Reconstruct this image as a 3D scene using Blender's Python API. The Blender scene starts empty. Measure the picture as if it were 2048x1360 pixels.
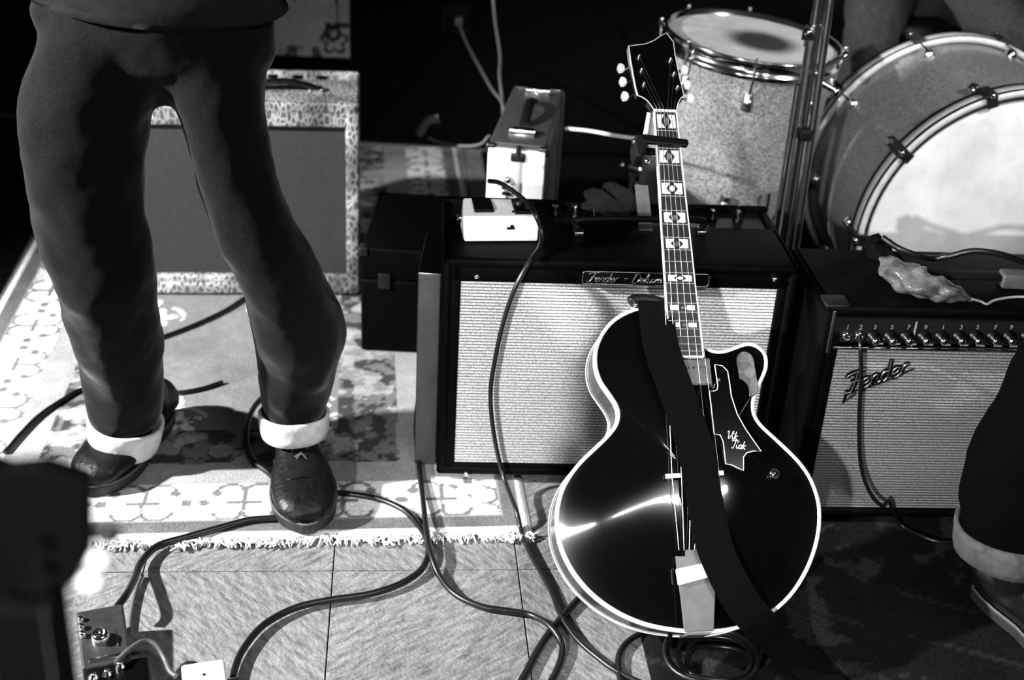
import bpy, bmesh, math, random
import numpy as np
from mathutils import Matrix, Vector
random.seed(7); rng = np.random.RandomState(7)
S = bpy.context.scene; COL = S.collection
R_ = math.radians; PI = math.pi
# ------------------------------------------------------------------ camera
F = 2546.0; CH = 1.33
up = np.array([282., 4780., -2546.]); up /= np.linalg.norm(up)
fw = np.array([0, 0, 1.]) - up[2]*up; fw /= np.linalg.norm(fw)
rt = np.cross(fw, up); rt = rt if rt[0] > 0 else -rt
CM = np.array([rt, fw, up]); CC = np.array([0, 0, CH])
cd = bpy.data.cameras.new('camera'); cam = bpy.data.objects.new('camera', cd); COL.objects.link(cam)
m4 = Matrix.Identity(4)
for r in range(3):
    m4[r][0] = CM[r][0]; m4[r][1] = CM[r][1]; m4[r][2] = -CM[r][2]; m4[r][3] = CC[r]
cam.matrix_world = m4
cd.sensor_width = 36; cd.lens = F*36/2048; cd.clip_start = .05
cd.dof.use_dof = True; cd.dof.focus_distance = 2.0; cd.dof.aperture_fstop = 3.0
S.camera = cam
def ray(px, py): return CM @ np.array([(px-1024)/F, -(py-680)/F, 1.])
def onz(px, py, z=0.): v = ray(px, py); return CC + v*(z-CH)/v[2]
def ony(px, py, y): v = ray(px, py); return CC + v*y/v[1]
def onpl(px, py, p, n): v = ray(px, py); return CC + v*np.dot(np.asarray(p)-CC, n)/np.dot(v, n)
# ------------------------------------------------------------------ world, lights, exposure
w = bpy.data.worlds.new('dim_room'); S.world = w; w.use_nodes = True
w.node_tree.nodes['Background'].inputs[0].default_value = (1, 1, 1, 1)
w.node_tree.nodes['Background'].inputs[1].default_value = 0.005
S.view_settings.view_transform = 'Standard'; S.view_settings.look = 'None'
S.view_settings.gamma = 1.0; S.view_settings.use_curve_mapping = False
S.view_settings.exposure = 1.9
def spot(name, loc, tgt, energy, size, radius, blend=.4):
    l = bpy.data.lights.new(name, 'SPOT'); l.energy = energy; l.spot_size = R_(size); l.spot_blend = blend; l.shadow_soft_size = radius
    o = bpy.data.objects.new(name, l); COL.objects.link(o); o.location = loc
    o.rotation_euler = (Vector(tgt)-Vector(loc)).to_track_quat('-Z', 'Y').to_euler(); return o
spot('stage_lamp_left', (-2.7, 1.1, 1.75), (0.0, 1.85, 0.2), 420, 64, .05, .7)
spot('stage_lamp_front', (-0.9, -1.4, 1.5), (0.50, 2.0, 0.12), 170, 27, .05, .5)
spot('stage_lamp_right', (2.3, 1.0, 2.3), (0.68, 2.75, 0.50), 110, 24, .06, .7)
def bar(name, loc, tgt, energy, sx, sy):
    l = bpy.data.lights.new(name, 'AREA'); l.shape = 'RECTANGLE'; l.size = sx; l.size_y = sy; l.energy = energy
    o = bpy.data.objects.new(name, l); COL.objects.link(o); o.location = loc
    o.rotation_euler = (Vector(tgt)-Vector(loc)).to_track_quat('-Z', 'X').to_euler(); o.rotation_euler = (Vector(tgt)-Vector(loc)).to_track_quat('-Z', 'Y').to_euler(); return o
bar('ceiling_tube_lamp', (0.8, 0.35, 2.1), (0.3, 1.7, 0.2), 7, 1.2, .03)
# ------------------------------------------------------------------ materials
MATS = {}
def mat(name, base, rough=.6, metal=0., noise=None, bump=None, coat=0., attr=None, spec=.5, speck=None, sheen=0.):
    """noise=(scale, low, high[, stretch]) multiplies the base; bump=(scale, strength)"""
    if name in MATS: return MATS[name]
    m = bpy.data.materials.new(name); m.use_nodes = True; nt = m.node_tree; N = nt.nodes; L = nt.links
    b = N['Principled BSDF']; b.inputs['Roughness'].default_value = rough; b.inputs['Metallic'].default_value = metal
    b.inputs['Coat Weight'].default_value = coat; b.inputs['Coat Roughness'].default_value = .04
    b.inputs['Specular IOR Level'].default_value = spec
    b.inputs['Sheen Weight'].default_value = sheen; b.inputs['Sheen Roughness'].default_value = .35; b.inputs['Sheen Tint'].default_value = (1, 1, 1, 1)
    b.inputs['Base Color'].default_value = (base, base, base, 1)
    tc = N.new('ShaderNodeTexCoord'); src = None
    if attr:
        a = N.new('ShaderNodeAttribute'); a.attribute_name = attr; src = a.outputs['Color']
    if noise:
        mp = N.new('ShaderNodeMapping'); L.new(tc.outputs['Object'], mp.inputs[0])
        if len(noise) > 3: mp.inputs['Scale'].default_value = noise[3]
        if len(noise) > 4: mp.vector_type = 'TEXTURE'; mp.inputs['Rotation'].default_value = noise[4]; mp.inputs['Scale'].default_value = [1/q for q in noise[3]]
        n = N.new('ShaderNodeTexNoise'); n.inputs['Scale'].default_value = noise[0]; n.inputs['Detail'].default_value = 6; n.inputs['Roughness'].default_value = .7
        L.new(mp.outputs[0], n.inputs['Vector'])
        r = N.new('ShaderNodeMapRange'); r.inputs['From Min'].default_value = .3; r.inputs['From Max'].default_value = .7
        r.inputs['To Min'].default_value = noise[1]; r.inputs['To Max'].default_value = noise[2]; L.new(n.outputs['Fac'], r.inputs['Value'])
        mx = N.new('ShaderNodeMix'); mx.data_type = 'RGBA'; mx.blend_type = 'MULTIPLY'; mx.inputs[0].default_value = 1
        if src: L.new(src, mx.inputs[6])
        else: mx.inputs[6].default_value = (base, base, base, 1)
        cb = N.new('ShaderNodeCombineColor')
        for i in range(3): L.new(r.outputs[0], cb.inputs[i])
        L.new(cb.outputs[0], mx.inputs[7]); src = mx.outputs[2]
    if speck:   # sparkle flakes: (scale, bright value)
        v = N.new('ShaderNodeTexVoronoi'); v.inputs['Scale'].default_value = speck[0]; L.new(tc.outputs['Object'], v.inputs['Vector'])
        sp = N.new('ShaderNodeSeparateColor'); L.new(v.outputs['Color'], sp.inputs[0])
        r = N.new('ShaderNodeMapRange'); r.inputs['From Min'].default_value = 0; r.inputs['From Max'].default_value = 1
        r.inputs['To Min'].default_value = .35; r.inputs['To Max'].default_value = speck[1]; L.new(sp.outputs[0], r.inputs['Value'])
        mx = N.new('ShaderNodeMix'); mx.data_type = 'RGBA'; mx.blend_type = 'MULTIPLY'; mx.inputs[0].default_value = 1
        if src: L.new(src, mx.inputs[6])
        else: mx.inputs[6].default_value = (base, base, base, 1)
        cb = N.new('ShaderNodeCombineColor')
        for i in range(3): L.new(r.outputs[0], cb.inputs[i])
        L.new(cb.outputs[0], mx.inputs[7]); src = mx.outputs[2]
        bp = N.new('ShaderNodeBump'); bp.inputs['Strength'].default_value = .5; bp.inputs['Distance'].default_value = .002
        L.new(sp.outputs[1], bp.inputs['Height']); L.new(bp.outputs[0], b.inputs['Normal'])
    if src: L.new(src, b.inputs['Base Color'])
    if bump:
        n = N.new('ShaderNodeTexNoise'); n.inputs['Scale'].default_value = bump[0]; n.inputs['Detail'].default_value = 4
        L.new(tc.outputs['Object'], n.inputs['Vector'])
        bp = N.new('ShaderNodeBump'); bp.inputs['Strength'].default_value = bump[1]; bp.inputs['Distance'].default_value = .004
        L.new(n.outputs['Fac'], bp.inputs['Height']); L.new(bp.outputs[0], b.inputs['Normal'])
    MATS[name] = m; return m
def grille_mat(name, base, pitch, dark, axis='Z', vscale=180, amp=.5):
    m = bpy.data.materials.new(name); m.use_nodes = True; nt = m.node_tree; N = nt.nodes; L = nt.links
    b = N['Principled BSDF']; b.inputs['Roughness'].default_value = .6
    tc = N.new('ShaderNodeTexCoord'); wv = N.new('ShaderNodeTexWave'); wv.bands_direction = axis
    wv.inputs['Scale'].default_value = 2*PI/(20*pitch); wv.inputs['Distortion'].default_value = .35; wv.inputs['Detail Scale'].default_value = 60
    L.new(tc.outputs['Object'], wv.inputs['Vector'])
    n = N.new('ShaderNodeTexNoise'); n.inputs['Scale'].default_value = vscale*2; n.inputs['Detail'].default_value = 3
    mp = N.new('ShaderNodeMapping'); mp.inputs['Scale'].default_value = (1, 1, .55); L.new(tc.outputs['Object'], mp.inputs[0]); L.new(mp.outputs[0], n.inputs['Vector'])
    r = N.new('ShaderNodeMapRange'); r.inputs['To Min'].default_value = dark; r.inputs['To Max'].default_value = 1; r.inputs['From Min'].default_value = .1; r.inputs['From Max'].default_value = .6
    L.new(wv.outputs['Fac'], r.inputs['Value'])
    r2 = N.new('ShaderNodeMapRange'); r2.inputs['From Min'].default_value = .35; r2.inputs['From Max'].default_value = .65; r2.inputs['To Min'].default_value = 1-amp; r2.inputs['To Max'].default_value = 1.1
    L.new(n.outputs['Fac'], r2.inputs['Value'])
    mu = N.new('ShaderNodeMath'); mu.operation = 'MULTIPLY'; L.new(r.outputs[0], mu.inputs[0]); L.new(r2.outputs[0], mu.inputs[1])
    m2 = N.new('ShaderNodeMath'); m2.operation = 'MULTIPLY'; L.new(mu.outputs[0], m2.inputs[0]); m2.inputs[1].default_value = base
    cb = N.new('ShaderNodeCombineColor')
    for i in range(3): L.new(m2.outputs[0], cb.inputs[i])
    L.new(cb.outputs[0], b.inputs['Base Color'])
    bp = N.new('ShaderNodeBump'); bp.inputs['Strength'].default_value = .3; bp.inputs['Distance'].default_value = .002
    L.new(mu.outputs[0], bp.inputs['Height']); L.new(bp.outputs[0], b.inputs['Normal'])
    return m
def scale_mat(name, base):
    """reptile / woven covering"""
    m = bpy.data.materials.new(name); m.use_nodes = True; nt = m.node_tree; N = nt.nodes; L = nt.links
    b = N['Principled BSDF']; b.inputs['Roughness'].default_value = .35
    tc = N.new('ShaderNodeTexCoord'); mp = N.new('ShaderNodeMapping'); mp.inputs['Scale'].default_value = (1, 1, .55); mp.inputs['Rotation'].default_value = (0, R_(18), 0)
    L.new(tc.outputs['Object'], mp.inputs[0])
    v = N.new('ShaderNodeTexVoronoi'); v.feature = 'DISTANCE_TO_EDGE'; v.inputs['Scale'].default_value = 95; L.new(mp.outputs[0], v.inputs['Vector'])
    n = N.new('ShaderNodeTexNoise'); n.inputs['Scale'].default_value = 14; L.new(tc.outputs['Object'], n.inputs['Vector'])
    r = N.new('ShaderNodeMapRange'); r.inputs['From Max'].default_value = .22; r.inputs['To Min'].default_value = 1.0; r.inputs['To Max'].default_value = .22
    L.new(v.outputs['Distance'], r.inputs['Value'])
    r2 = N.new('ShaderNodeMapRange'); r2.inputs['From Min'].default_value = .35; r2.inputs['From Max'].default_value = .65; r2.inputs['To Min'].default_value = .3; r2.inputs['To Max'].default_value = 1.
    L.new(n.outputs['Fac'], r2.inputs['Value'])
    mu = N.new('ShaderNodeMath'); mu.operation = 'MULTIPLY'; L.new(r.outputs[0], mu.inputs[0]); L.new(r2.outputs[0], mu.inputs[1])
    m2 = N.new('ShaderNodeMath'); m2.operation = 'MULTIPLY'; L.new(mu.outputs[0], m2.inputs[0]); m2.inputs[1].default_value = base
    cb = N.new('ShaderNodeCombineColor')
    for i in range(3): L.new(m2.outputs[0], cb.inputs[i])
    L.new(cb.outputs[0], b.inputs['Base Color'])
    bp = N.new('ShaderNodeBump'); bp.inputs['Strength'].default_value = .6; bp.inputs['Distance'].default_value = .003
    L.new(mu.outputs[0], bp.inputs['Height']); L.new(bp.outputs[0], b.inputs['Normal'])
    return m
M_tile = mat('vinyl_tile', .155, .65, noise=(70, .3, 1.7, (.4, 1.6, 1), (0, 0, R_(-52))), bump=(160, .5))
M_grout = mat('tile_joint', .05, .9, noise=(40, .6, 1.2))
M_wall = mat('black_wall_paint', .0015, .9, noise=(3, .6, 1.3), spec=.05)
M_rug = mat('woven_rug', .5, .95, attr='Col', noise=(260, .6, 1.35), bump=(400, .5), spec=.1)
M_rugdark = mat('dark_woven_rug', .5, .95, attr='Col', noise=(220, .4, 1.6), bump=(400, .5), spec=.02)
M_fringe = mat('rug_fringe', .75, .9, noise=(200, .7, 1.2))
M_tolex = mat('black_vinyl_covering', .0007, .5, bump=(900, .25), spec=.045, noise=(30, .7, 1.3))
M_tolexg = mat('grey_vinyl_covering', .045, .6, noise=(25, .6, 1.2), bump=(600, .2))
M_grille1 = grille_mat('silver_grille_cloth', .8, .0058, .22)
M_grille2 = grille_mat('sparkle_grille_cloth', .30, .0056, .15)
M_grille3 = grille_mat('brown_grille_cloth', .026, .003, .7, axis='X', vscale=120, amp=.25)
M_scale = scale_mat('reptile_covering', .5)
M_chrome = mat('chrome', .8, .12, 1., noise=(60, .8, 1.1))
M_chromed = mat('worn_chrome', .45, .25, 1., noise=(80, .6, 1.2))
M_blackmetal = mat('black_metal', .01, .35, .3, noise=(60, .7, 1.2))
M_blackpl = mat('black_plastic', .0012, .35, noise=(60, .7, 1.2), spec=.2)
M_rubber = mat('black_rubber', .002, .6, noise=(80, .7, 1.2), spec=.15)
M_cable = mat('black_cable', .004, .35, noise=(120, .7, 1.3))
M_cableg = mat('grey_cable', .09, .5, noise=(120, .7, 1.2))
M_white = mat('white_enamel', .92, .4, noise=(90, .93, 1.03))
M_alu = mat('brushed_aluminium', .62, .5, .2, noise=(70, .85, 1.1, (1, 1, .1)))
M_greyv = mat('grey_case_top', .03, .5, noise=(120, .6, 1.4))
M_ivory = mat('ivory_binding', .9, .3, noise=(90, .93, 1.03))
M_gtop = mat('black_gloss_lacquer', .0012, .13, coat=1., noise=(5, .8, 1.2), spec=.12)
M_gside = mat('dark_gloss_side', .012, .3, coat=.5, noise=(8, .6, 1.5))
M_ebony = mat('ebony', .01, .35, noise=(60, .7, 1.5, (1, .15, 1)))
M_pearl = mat('pearl_inlay', .85, .3, noise=(60, .8, 1.1))
M_pearlg = mat('grey_pearl', .11, .25, noise=(110, .3, 1.6))
M_string = mat('steel_string', .55, .3, 1., noise=(60, .9, 1.1))
M_strap = mat('black_webbing', .0022, .9, noise=(500, .3, 1.9), bump=(900, .4), spec=.03)
M_wood = mat('tailpiece_metal', .10, .4, .2, noise=(30, .75, 1.2))
M_tape = mat('white_tape', .9, .7, noise=(90, .95, 1.03))
M_spark = mat('silver_sparkle_wrap', .15, .32, .15, speck=(420, 2.0), coat=.2)
M_spark2 = mat('champagne_sparkle_wrap', .17, .35, .15, speck=(500, 1.6), coat=.2)
M_hoop = mat('hoop_wrap', .42, .35, noise=(50, .8, 1.2), coat=.3)
M_head = mat('coated_drum_head', .6, .55, noise=(7, .72, 1.12), bump=(500, .1))
M_headg = mat('worn_drum_head', .5, .55, attr='Col', noise=(30, .8, 1.15))
M_denim = mat('dark_denim', .0055, .9, noise=(300, .4, 1.7), bump=(40, .25), spec=.03, sheen=.24)
M_denimg = mat('faded_denim', .085, .9, noise=(60, .6, 1.3), bump=(30, .25), spec=.15)
M_cuff = mat('turned_denim_cuff', .62, .9, noise=(60, .75, 1.15), bump=(60, .5), spec=.1)
M_leather = mat('black_leather', .003, .42, noise=(60, .5, 1.8), bump=(120, .35), spec=.25)
M_lace = mat('waxed_lace', .05, .5, noise=(120, .5, 1.5))
M_sole = mat('rubber_sole', .010, .6, noise=(80, .7, 1.2))
M_skin = mat('skin', .4, .6, noise=(40, .9, 1.1))
M_shirt = mat('grey_shirt', .014, .9, noise=(40, .7, 1.2), bump=(25, .4), spec=.03)
M_tap = mat('woven_hanging', .35, .95, attr='Col', noise=(160, .7, 1.9), spec=.1)
M_plastic = mat('crinkled_plastic', .08, .22, bump=(45, 1.), noise=(22, .2, 1.7))
M_felt = mat('dark_cloth', .002, .9, noise=(50, .4, 1.8), bump=(60, .6), spec=.03)
M_label = mat('printed_marking', .2, .6, noise=(80, .8, 1.1))
M_outlet = mat('outlet_plate', .006, .8, noise=(60, .8, 1.2), spec=.05)
# ------------------------------------------------------------------ mesh helpers
class MB:
    def __init__(s): s.v = []; s.f = []; s.sm = []
    def add(s, v, f, smooth=False):
        o = len(s.v); s.v += [tuple(map(float, p)) for p in v]
        s.f += [tuple(i+o for i in q) for q in f]; s.sm += [smooth]*len(f); return s
    def box(s, c, d, rz=0, R=None):
        hx, hy, hz = d[0]/2, d[1]/2, d[2]/2
        v = [Vector((x*hx, y*hy, z*hz)) for z in (-1, 1) for y in (-1, 1) for x in (-1, 1)]
        Q = R if R is not None else Matrix.Rotation(rz, 3, 'Z')
        v = [Q @ p + Vector(c) for p in v]
        return s.add(v, [(0, 2, 3, 1), (4, 5, 7, 6), (0, 1, 5, 4), (2, 6, 7, 3), (0, 4, 6, 2), (1, 3, 7, 5)])
    def rbox(s, c, d, r=.01, rz=0, seg=3):
        """box with rounded vertical and horizontal edges"""
        bm = bmesh.new(); bmesh.ops.create_cube(bm, size=1)
        for v in bm.verts: v.co = Vector((v.co.x*d[0], v.co.y*d[1], v.co.z*d[2]))
        bmesh.ops.bevel(bm, geom=bm.edges[:], offset=r, segments=seg, affect='EDGES', profile=.5)
        bmesh.ops.rotate(bm, verts=bm.verts[:], cent=(0, 0, 0), matrix=Matrix.Rotation(rz, 3, 'Z'))
        bm.verts.ensure_lookup_table(); bm.verts.index_update()
        s.add([v.co+Vector(c) for v in bm.verts], [[v.index for v in f.verts] for f in bm.faces], True); bm.free(); return s
    def cyl(s, a, b, r1, r2=None, n=16, cap=True, smooth=True):
        r2 = r1 if r2 is None else r2; a = Vector(a); b = Vector(b); d = (b-a).normalized()
        x = d.orthogonal().normalized(); y = d.cross(x); v = []
        for p, r in ((a, r1), (b, r2)):
            for i in range(n):
                t = 2*PI*i/n; v.append(p+(x*math.cos(t)+y*math.sin(t))*r)
        s.add(v, [(i, (i+1) % n, n+(i+1) % n, n+i) for i in range(n)], smooth)
        if cap: s.add(v, [tuple(range(n))[::-1], tuple(range(n, 2*n))])
        return s
    def lathe(s, a, d, prof, n=32, smooth=True):
        """prof: [(radius, height along d)]"""
        a = Vector(a); d = Vector(d).normalized(); x = d.orthogonal().normalized(); y = d.cross(x); v = []
        for r, h in prof:
            for i in range(n):
                t = 2*PI*i/n; v.append(a+d*h+(x*math.cos(t)+y*math.sin(t))*r)
        f = [(k*n+i, k*n+(i+1) % n, (k+1)*n+(i+1) % n, (k+1)*n+i) for k in range(len(prof)-1) for i in range(n)]
        s.add(v, f, smooth); return s
    def sph(s, c, r, n=12, sc=(1, 1, 1)):
        c = Vector(c); v = []; k = n//2+1
        for j in range(k):
            ph = PI*j/(k-1)
            for i in range(n):
                t = 2*PI*i/n; v.append(c+Vector((math.sin(ph)*math.cos(t)*r*sc[0], math.sin(ph)*math.sin(t)*r*sc[1], math.cos(ph)*r*sc[2])))
        return s.add(v, [(j*n+i, (j+1)*n+i, (j+1)*n+(i+1) % n, j*n+(i+1) % n) for j in range(k-1) for i in range(n)], True)
    def tube(s, pts, r, n=8, close=False, cap=True):
        P = [Vector(p) for p in pts]; m = len(P); rs = r if isinstance(r, (list, tuple)) else [r]*m
        T = []
        for i in range(m):
            a = P[(i-1) % m] if (close or i > 0) else P[i]; b = P[(i+1) % m] if (close or i < m-1) else P[i]
            T.append((b-a).normalized())
        x = T[0].orthogonal().normalized(); v = []
        for i in range(m):
            x = (x-T[i]*x.dot(T[i]));
            x = x.normalized() if x.length > 1e-6 else T[i].orthogonal().normalized()
            y = T[i].cross(x)
            for k in range(n):
                t = 2*PI*k/n; v.append(P[i]+(x*math.cos(t)+y*math.sin(t))*rs[i])
        mm = m if close else m-1
        s.add(v, [(i*n+k, i*n+(k+1) % n, ((i+1) % m)*n+(k+1) % n, ((i+1) % m)*n+k) for i in range(mm) for k in range(n)], True)
        if cap and not close: s.add(v, [tuple(range(n))[::-1], tuple(range((m-1)*n, m*n))])
        return s
    def loft(s, rings, cap=True, smooth=True):
        n = len(rings[0]); v = [p for r in rings for p in r]; m = len(rings)
        s.add(v, [(i*n+k, i*n+(k+1) % n, (i+1)*n+(k+1) % n, (i+1)*n+k) for i in range(m-1) for k in range(n)], smooth)
        if cap: s.add(v, [tuple(range(n))[::-1], tuple(range((m-1)*n, m*n))], smooth)
        return s
    def prism(s, poly, fr, h0, h1):
        """poly of (a,b) in frame fr(a,b,c) -> point"""
        n = len(poly); lo = [fr(a, b, h0) for a, b in poly]; hi = [fr(a, b, h1) for a, b in poly]
        s.add(lo+hi, [(i, (i+1) % n, n+(i+1) % n, n+i) for i in range(n)]+[tuple(range(n))[::-1], tuple(range(n, 2*n))]); return s
    def build(s, name, m, parent=None, label=None, cat=None, group=None, kind=None, bevel=0, flip=False):
        me = bpy.data.meshes.new(name); me.from_pydata(s.v, [], s.f); me.update()
        me.polygons.foreach_set('use_smooth', s.sm); me.materials.append(m)
        bm = bmesh.new(); bm.from_mesh(me); bmesh.ops.recalc_face_normals(bm, faces=bm.faces[:]); bm.to_mesh(me); bm.free()
        o = bpy.data.objects.new(name, me); COL.objects.link(o); o.parent = parent
        if bevel:
            b = o.modifiers.new('bevel', 'BEVEL'); b.width = bevel; b.segments = 2; b.limit_method = 'ANGLE'
        tag(o, label, cat, group, kind); return o
def tag(o, label=None, cat=None, group=None, kind=None):
    if label: o['label'] = label
    if cat: o['category'] = cat
    if group: o['group'] = group
    if kind: o['kind'] = kind
    return o
def thing(name, loc, rz, label, cat, group=None):
    o = bpy.data.objects.new(name, None); COL.objects.link(o); o.location = loc; o.rotation_euler = (0, 0, rz); o.empty_display_size = .05
    return tag(o, label, cat, group)
def smooth_path(pts, k=8):
    P = [np.array(p, float) for p in pts]; P = [2*P[0]-P[1]]+P+[2*P[-1]-P[-2]]; out = []
    for i in range(1, len(P)-2):
        for j in range(k):
            t = j/k; a, b, c, d = P[i-1:i+3]
            out.append(.5*((2*b)+(-a+c)*t+(2*a-5*b+4*c-d)*t*t+(-a+3*b-3*c+d)*t**3))
    out.append(P[-2]); return out
idf = lambda a, b, c: (a, b, c)
# strokes for script lettering
G = {'F': (.75, [[(.0, .86), (.12, .98), (.95, 1.02)], [(.58, 1), (.42, .45), (.2, 0), (-.08, .03)], [(.22, .5), (.72, .54)]]),
 'D': (.85, [[(.32, .95), (.12, .02), (.5, .02), (.78, .35), (.72, .8), (.4, 1), (.05, .85)]]),
 'e': (.48, [[(0, .2), (.32, .28), (.38, .44), (.2, .5), (.02, .28), (.1, .03), (.3, .02), (.48, .16)]]),
 'n': (.52, [[(.0, 0), (.08, .48)], [(.04, .28), (.24, .5), (.36, .42), (.34, .04), (.5, .1)]]),
 'd': (.56, [[(.38, .42), (.2, .5), (.02, .24), (.12, 0), (.34, .14), (.4, .5)], [(.54, 1), (.38, .06), (.52, .08)]]),
 'r': (.42, [[(0, 0), (.08, .48)], [(.04, .28), (.22, .5), (.4, .46)]]),
 'l': (.34, [[(0, .12), (.3, .8), (.24, 1), (.12, .75), (.08, .1), (.22, 0), (.34, .12)]]),
 'u': (.54, [[(.02, .5), (.02, .1), (.18, 0), (.36, .2), (.4, .5), (.38, .06), (.52, .08)]]),
 'x': (.46, [[(0, 0), (.42, .5)], [(.04, .5), (.38, 0)]]),
 '-': (.6, [[(.1, .42), (.45, .42)]]), ' ': (.35, []),
 'V': (.7, [[(0, .8), (.15, 1), (.3, 0), (.75, 1), (.6, .85)]]),
 'T': (.6, [[(-.1, .85), (.1, 1), (.8, .95)], [(.4, .97), (.25, 0), (.05, .1)]]),
 'i': (.3, [[(0, .45), (.06, .02), (.26, .1)], [(.08, .7), (.1, .74)]]),
 'k': (.5, [[(.1, 1), (0, 0)], [(.36, .5), (.06, .26), (.4, 0)]]),
 'a': (.5, [[(.36, .44), (.16, .5), (.02, .2), (.16, 0), (.34, .2), (.4, .5), (.38, .05), (.5, .1)]])}
def script_text(mb, txt, fr, x0, y0, size, r, slant=.25, c=.001):
    x = x0
    for ch in txt:
        wd, st = G[ch]
        for s_ in st:
            q = smooth_path([(a, b, 0) for a, b in s_], 4) if len(s_) > 2 else s_
            mb.tube([fr(x+(p[0]+slant*p[1])*size, y0+p[1]*size, c) for p in q], r, n=5)
        x += wd*size
    return x
def text_obj(s, size, name, m, parent, fr, x, y, c=.0005):
    cu = bpy.data.curves.new('t', 'FONT'); cu.body = s; cu.size = size; cu.align_x = 'CENTER'; cu.extrude = .0002; cu.resolution_u = 2
    o = bpy.data.objects.new('t', cu); COL.objects.link(o); dg = bpy.context.evaluated_depsgraph_get()
    me = o.evaluated_get(dg).to_mesh(); v = [fr(x+p.co.x, y+p.co.y, c+p.co.z) for p in me.vertices]; f = [tuple(p.vertices) for p in me.polygons]
    mb = MB().add(v, f); bpy.data.objects.remove(o); return mb.build(name, m, parent)
# ------------------------------------------------------------------ setting
YAW = R_(6.0)
root = thing('floor', (-.271, 1.66, 0), YAW, None, None); tag(root, kind='structure')
MB().box((.4, .3, -.012), (7, 6.4, .012)).build('joint_bed', M_grout, root)
TS = .305; tile_me = None
for i in range(-4, 6):
    for j in range(-3, 7):
        if tile_me is None:
            t = MB().box((0, 0, -.003), (TS-.002, TS-.002, .006)).build('floor_tile', M_tile, root, bevel=.0008); tile_me = t.data; o = t
        else:
            o = t.copy(); COL.objects.link(o)
        o.name = 'floor_tile'; o.location = ((i+.5)*TS, (j+.5)*TS, random.uniform(-.0004, 0)); o.rotation_euler = (0, 0, PI/2*((i+j) % 2)+random.choice((0, PI)))
WB = 3.85
MB().box((0, WB+.05, 1.3), (7, .1, 2.7)).build('wall_back', M_wall, kind='structure')
MB().box((0, WB-.01, .05), (7, .02, .1)).build('baseboard_back', M_wall, kind='structure', bevel=.004)

def vnoise(x, y, seed=0, oct=3):
    out = np.zeros_like(x); a = 1.; tot = 0
    for o in range(oct):
        xi = np.floor(x).astype(int); yi = np.floor(y).astype(int); fx = x-xi; fy = y-yi
        fx = fx*fx*(3-2*fx); fy = fy*fy*(3-2*fy)
        h = lambda i, j: np.abs(np.sin(i*127.1+j*311.7+seed*74.7)*43758.5453) % 1.
        out += a*((h(xi, yi)*(1-fx)+h(xi+1, yi)*fx)*(1-fy)+(h(xi, yi+1)*(1-fx)+h(xi+1, yi+1)*fx)*fy)
        tot += a; a *= .5; x = x*2.03+5.3; y = y*2.03+1.7
    return out/tot
def color_grid(name, W, L, step, colf, zf, m, parent):
    na = int(W/step)+1; nb = int(L/step)+1
    a = np.linspace(0, W, na); b = np.linspace(0, L, nb); A, B = np.meshgrid(a, b)
    Z = zf(A, B); co = np.stack([A, B, Z], -1).reshape(-1, 3)
    idx = np.arange(na*nb).reshape(nb, na); q = np.stack([idx[:-1, :-1], idx[:-1, 1:], idx[1:, 1:], idx[1:, :-1]], -1).reshape(-1, 4)
    me = bpy.data.meshes.new(name); me.vertices.add(len(co)); me.vertices.foreach_set('co', co.ravel())
    me.loops.add(q.size); me.loops.foreach_set('vertex_index', q.ravel().astype(np.int32))
    me.polygons.add(len(q)); me.polygons.foreach_set('loop_start', np.arange(0, q.size, 4, dtype=np.int32)); me.polygons.foreach_set('loop_total', np.full(len(q), 4, dtype=np.int32))
    me.polygons.foreach_set('use_smooth', np.ones(len(q), bool)); me.update(calc_edges=True)
    c = colf(A, B).ravel(); at = me.color_attributes.new('Col', 'FLOAT_COLOR', 'POINT')
    at.data.foreach_set('color', np.stack([c, c, c, np.ones_like(c)], -1).ravel().astype(np.float32))
    me.materials.append(m); o = bpy.data.objects.new(name, me); COL.objects.link(o); o.parent = parent; return o
RW, RL = 1.10, 1.96
def motif(s, v, P):
    """scrolls between 0..1 across the band; s along"""
    t = (s/P) % 1.; x = (t-.5)*P; y = (v-.5)*.125
    d = np.full_like(x, 9.)
    mn = lambda e: np.minimum(d, e)
    d = mn(np.where(np.abs(y) < .038, np.abs(x), 9))                            # stem
    for sx in (-1, 1):
        cx = sx*.026
        r = np.hypot(x-cx, y-.028); d = mn(np.where(y > .026, np.abs(r-.026), 9))
        r = np.hypot(x-sx*.05, y-.026); d = mn(np.maximum(r-.006, 0))
        r = np.hypot(x-cx, y+.03); d = mn(np.where(y < -.03, np.abs(r-.026), 9))
        d = mn(np.where((np.abs(x) < .03) & (sx > 0), np.abs(y+.004), 9))
    r = np.hypot(np.abs(x)-.070, y+.004); d = mn(np.maximum(r-.007, 0))
    return d < .0040
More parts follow.
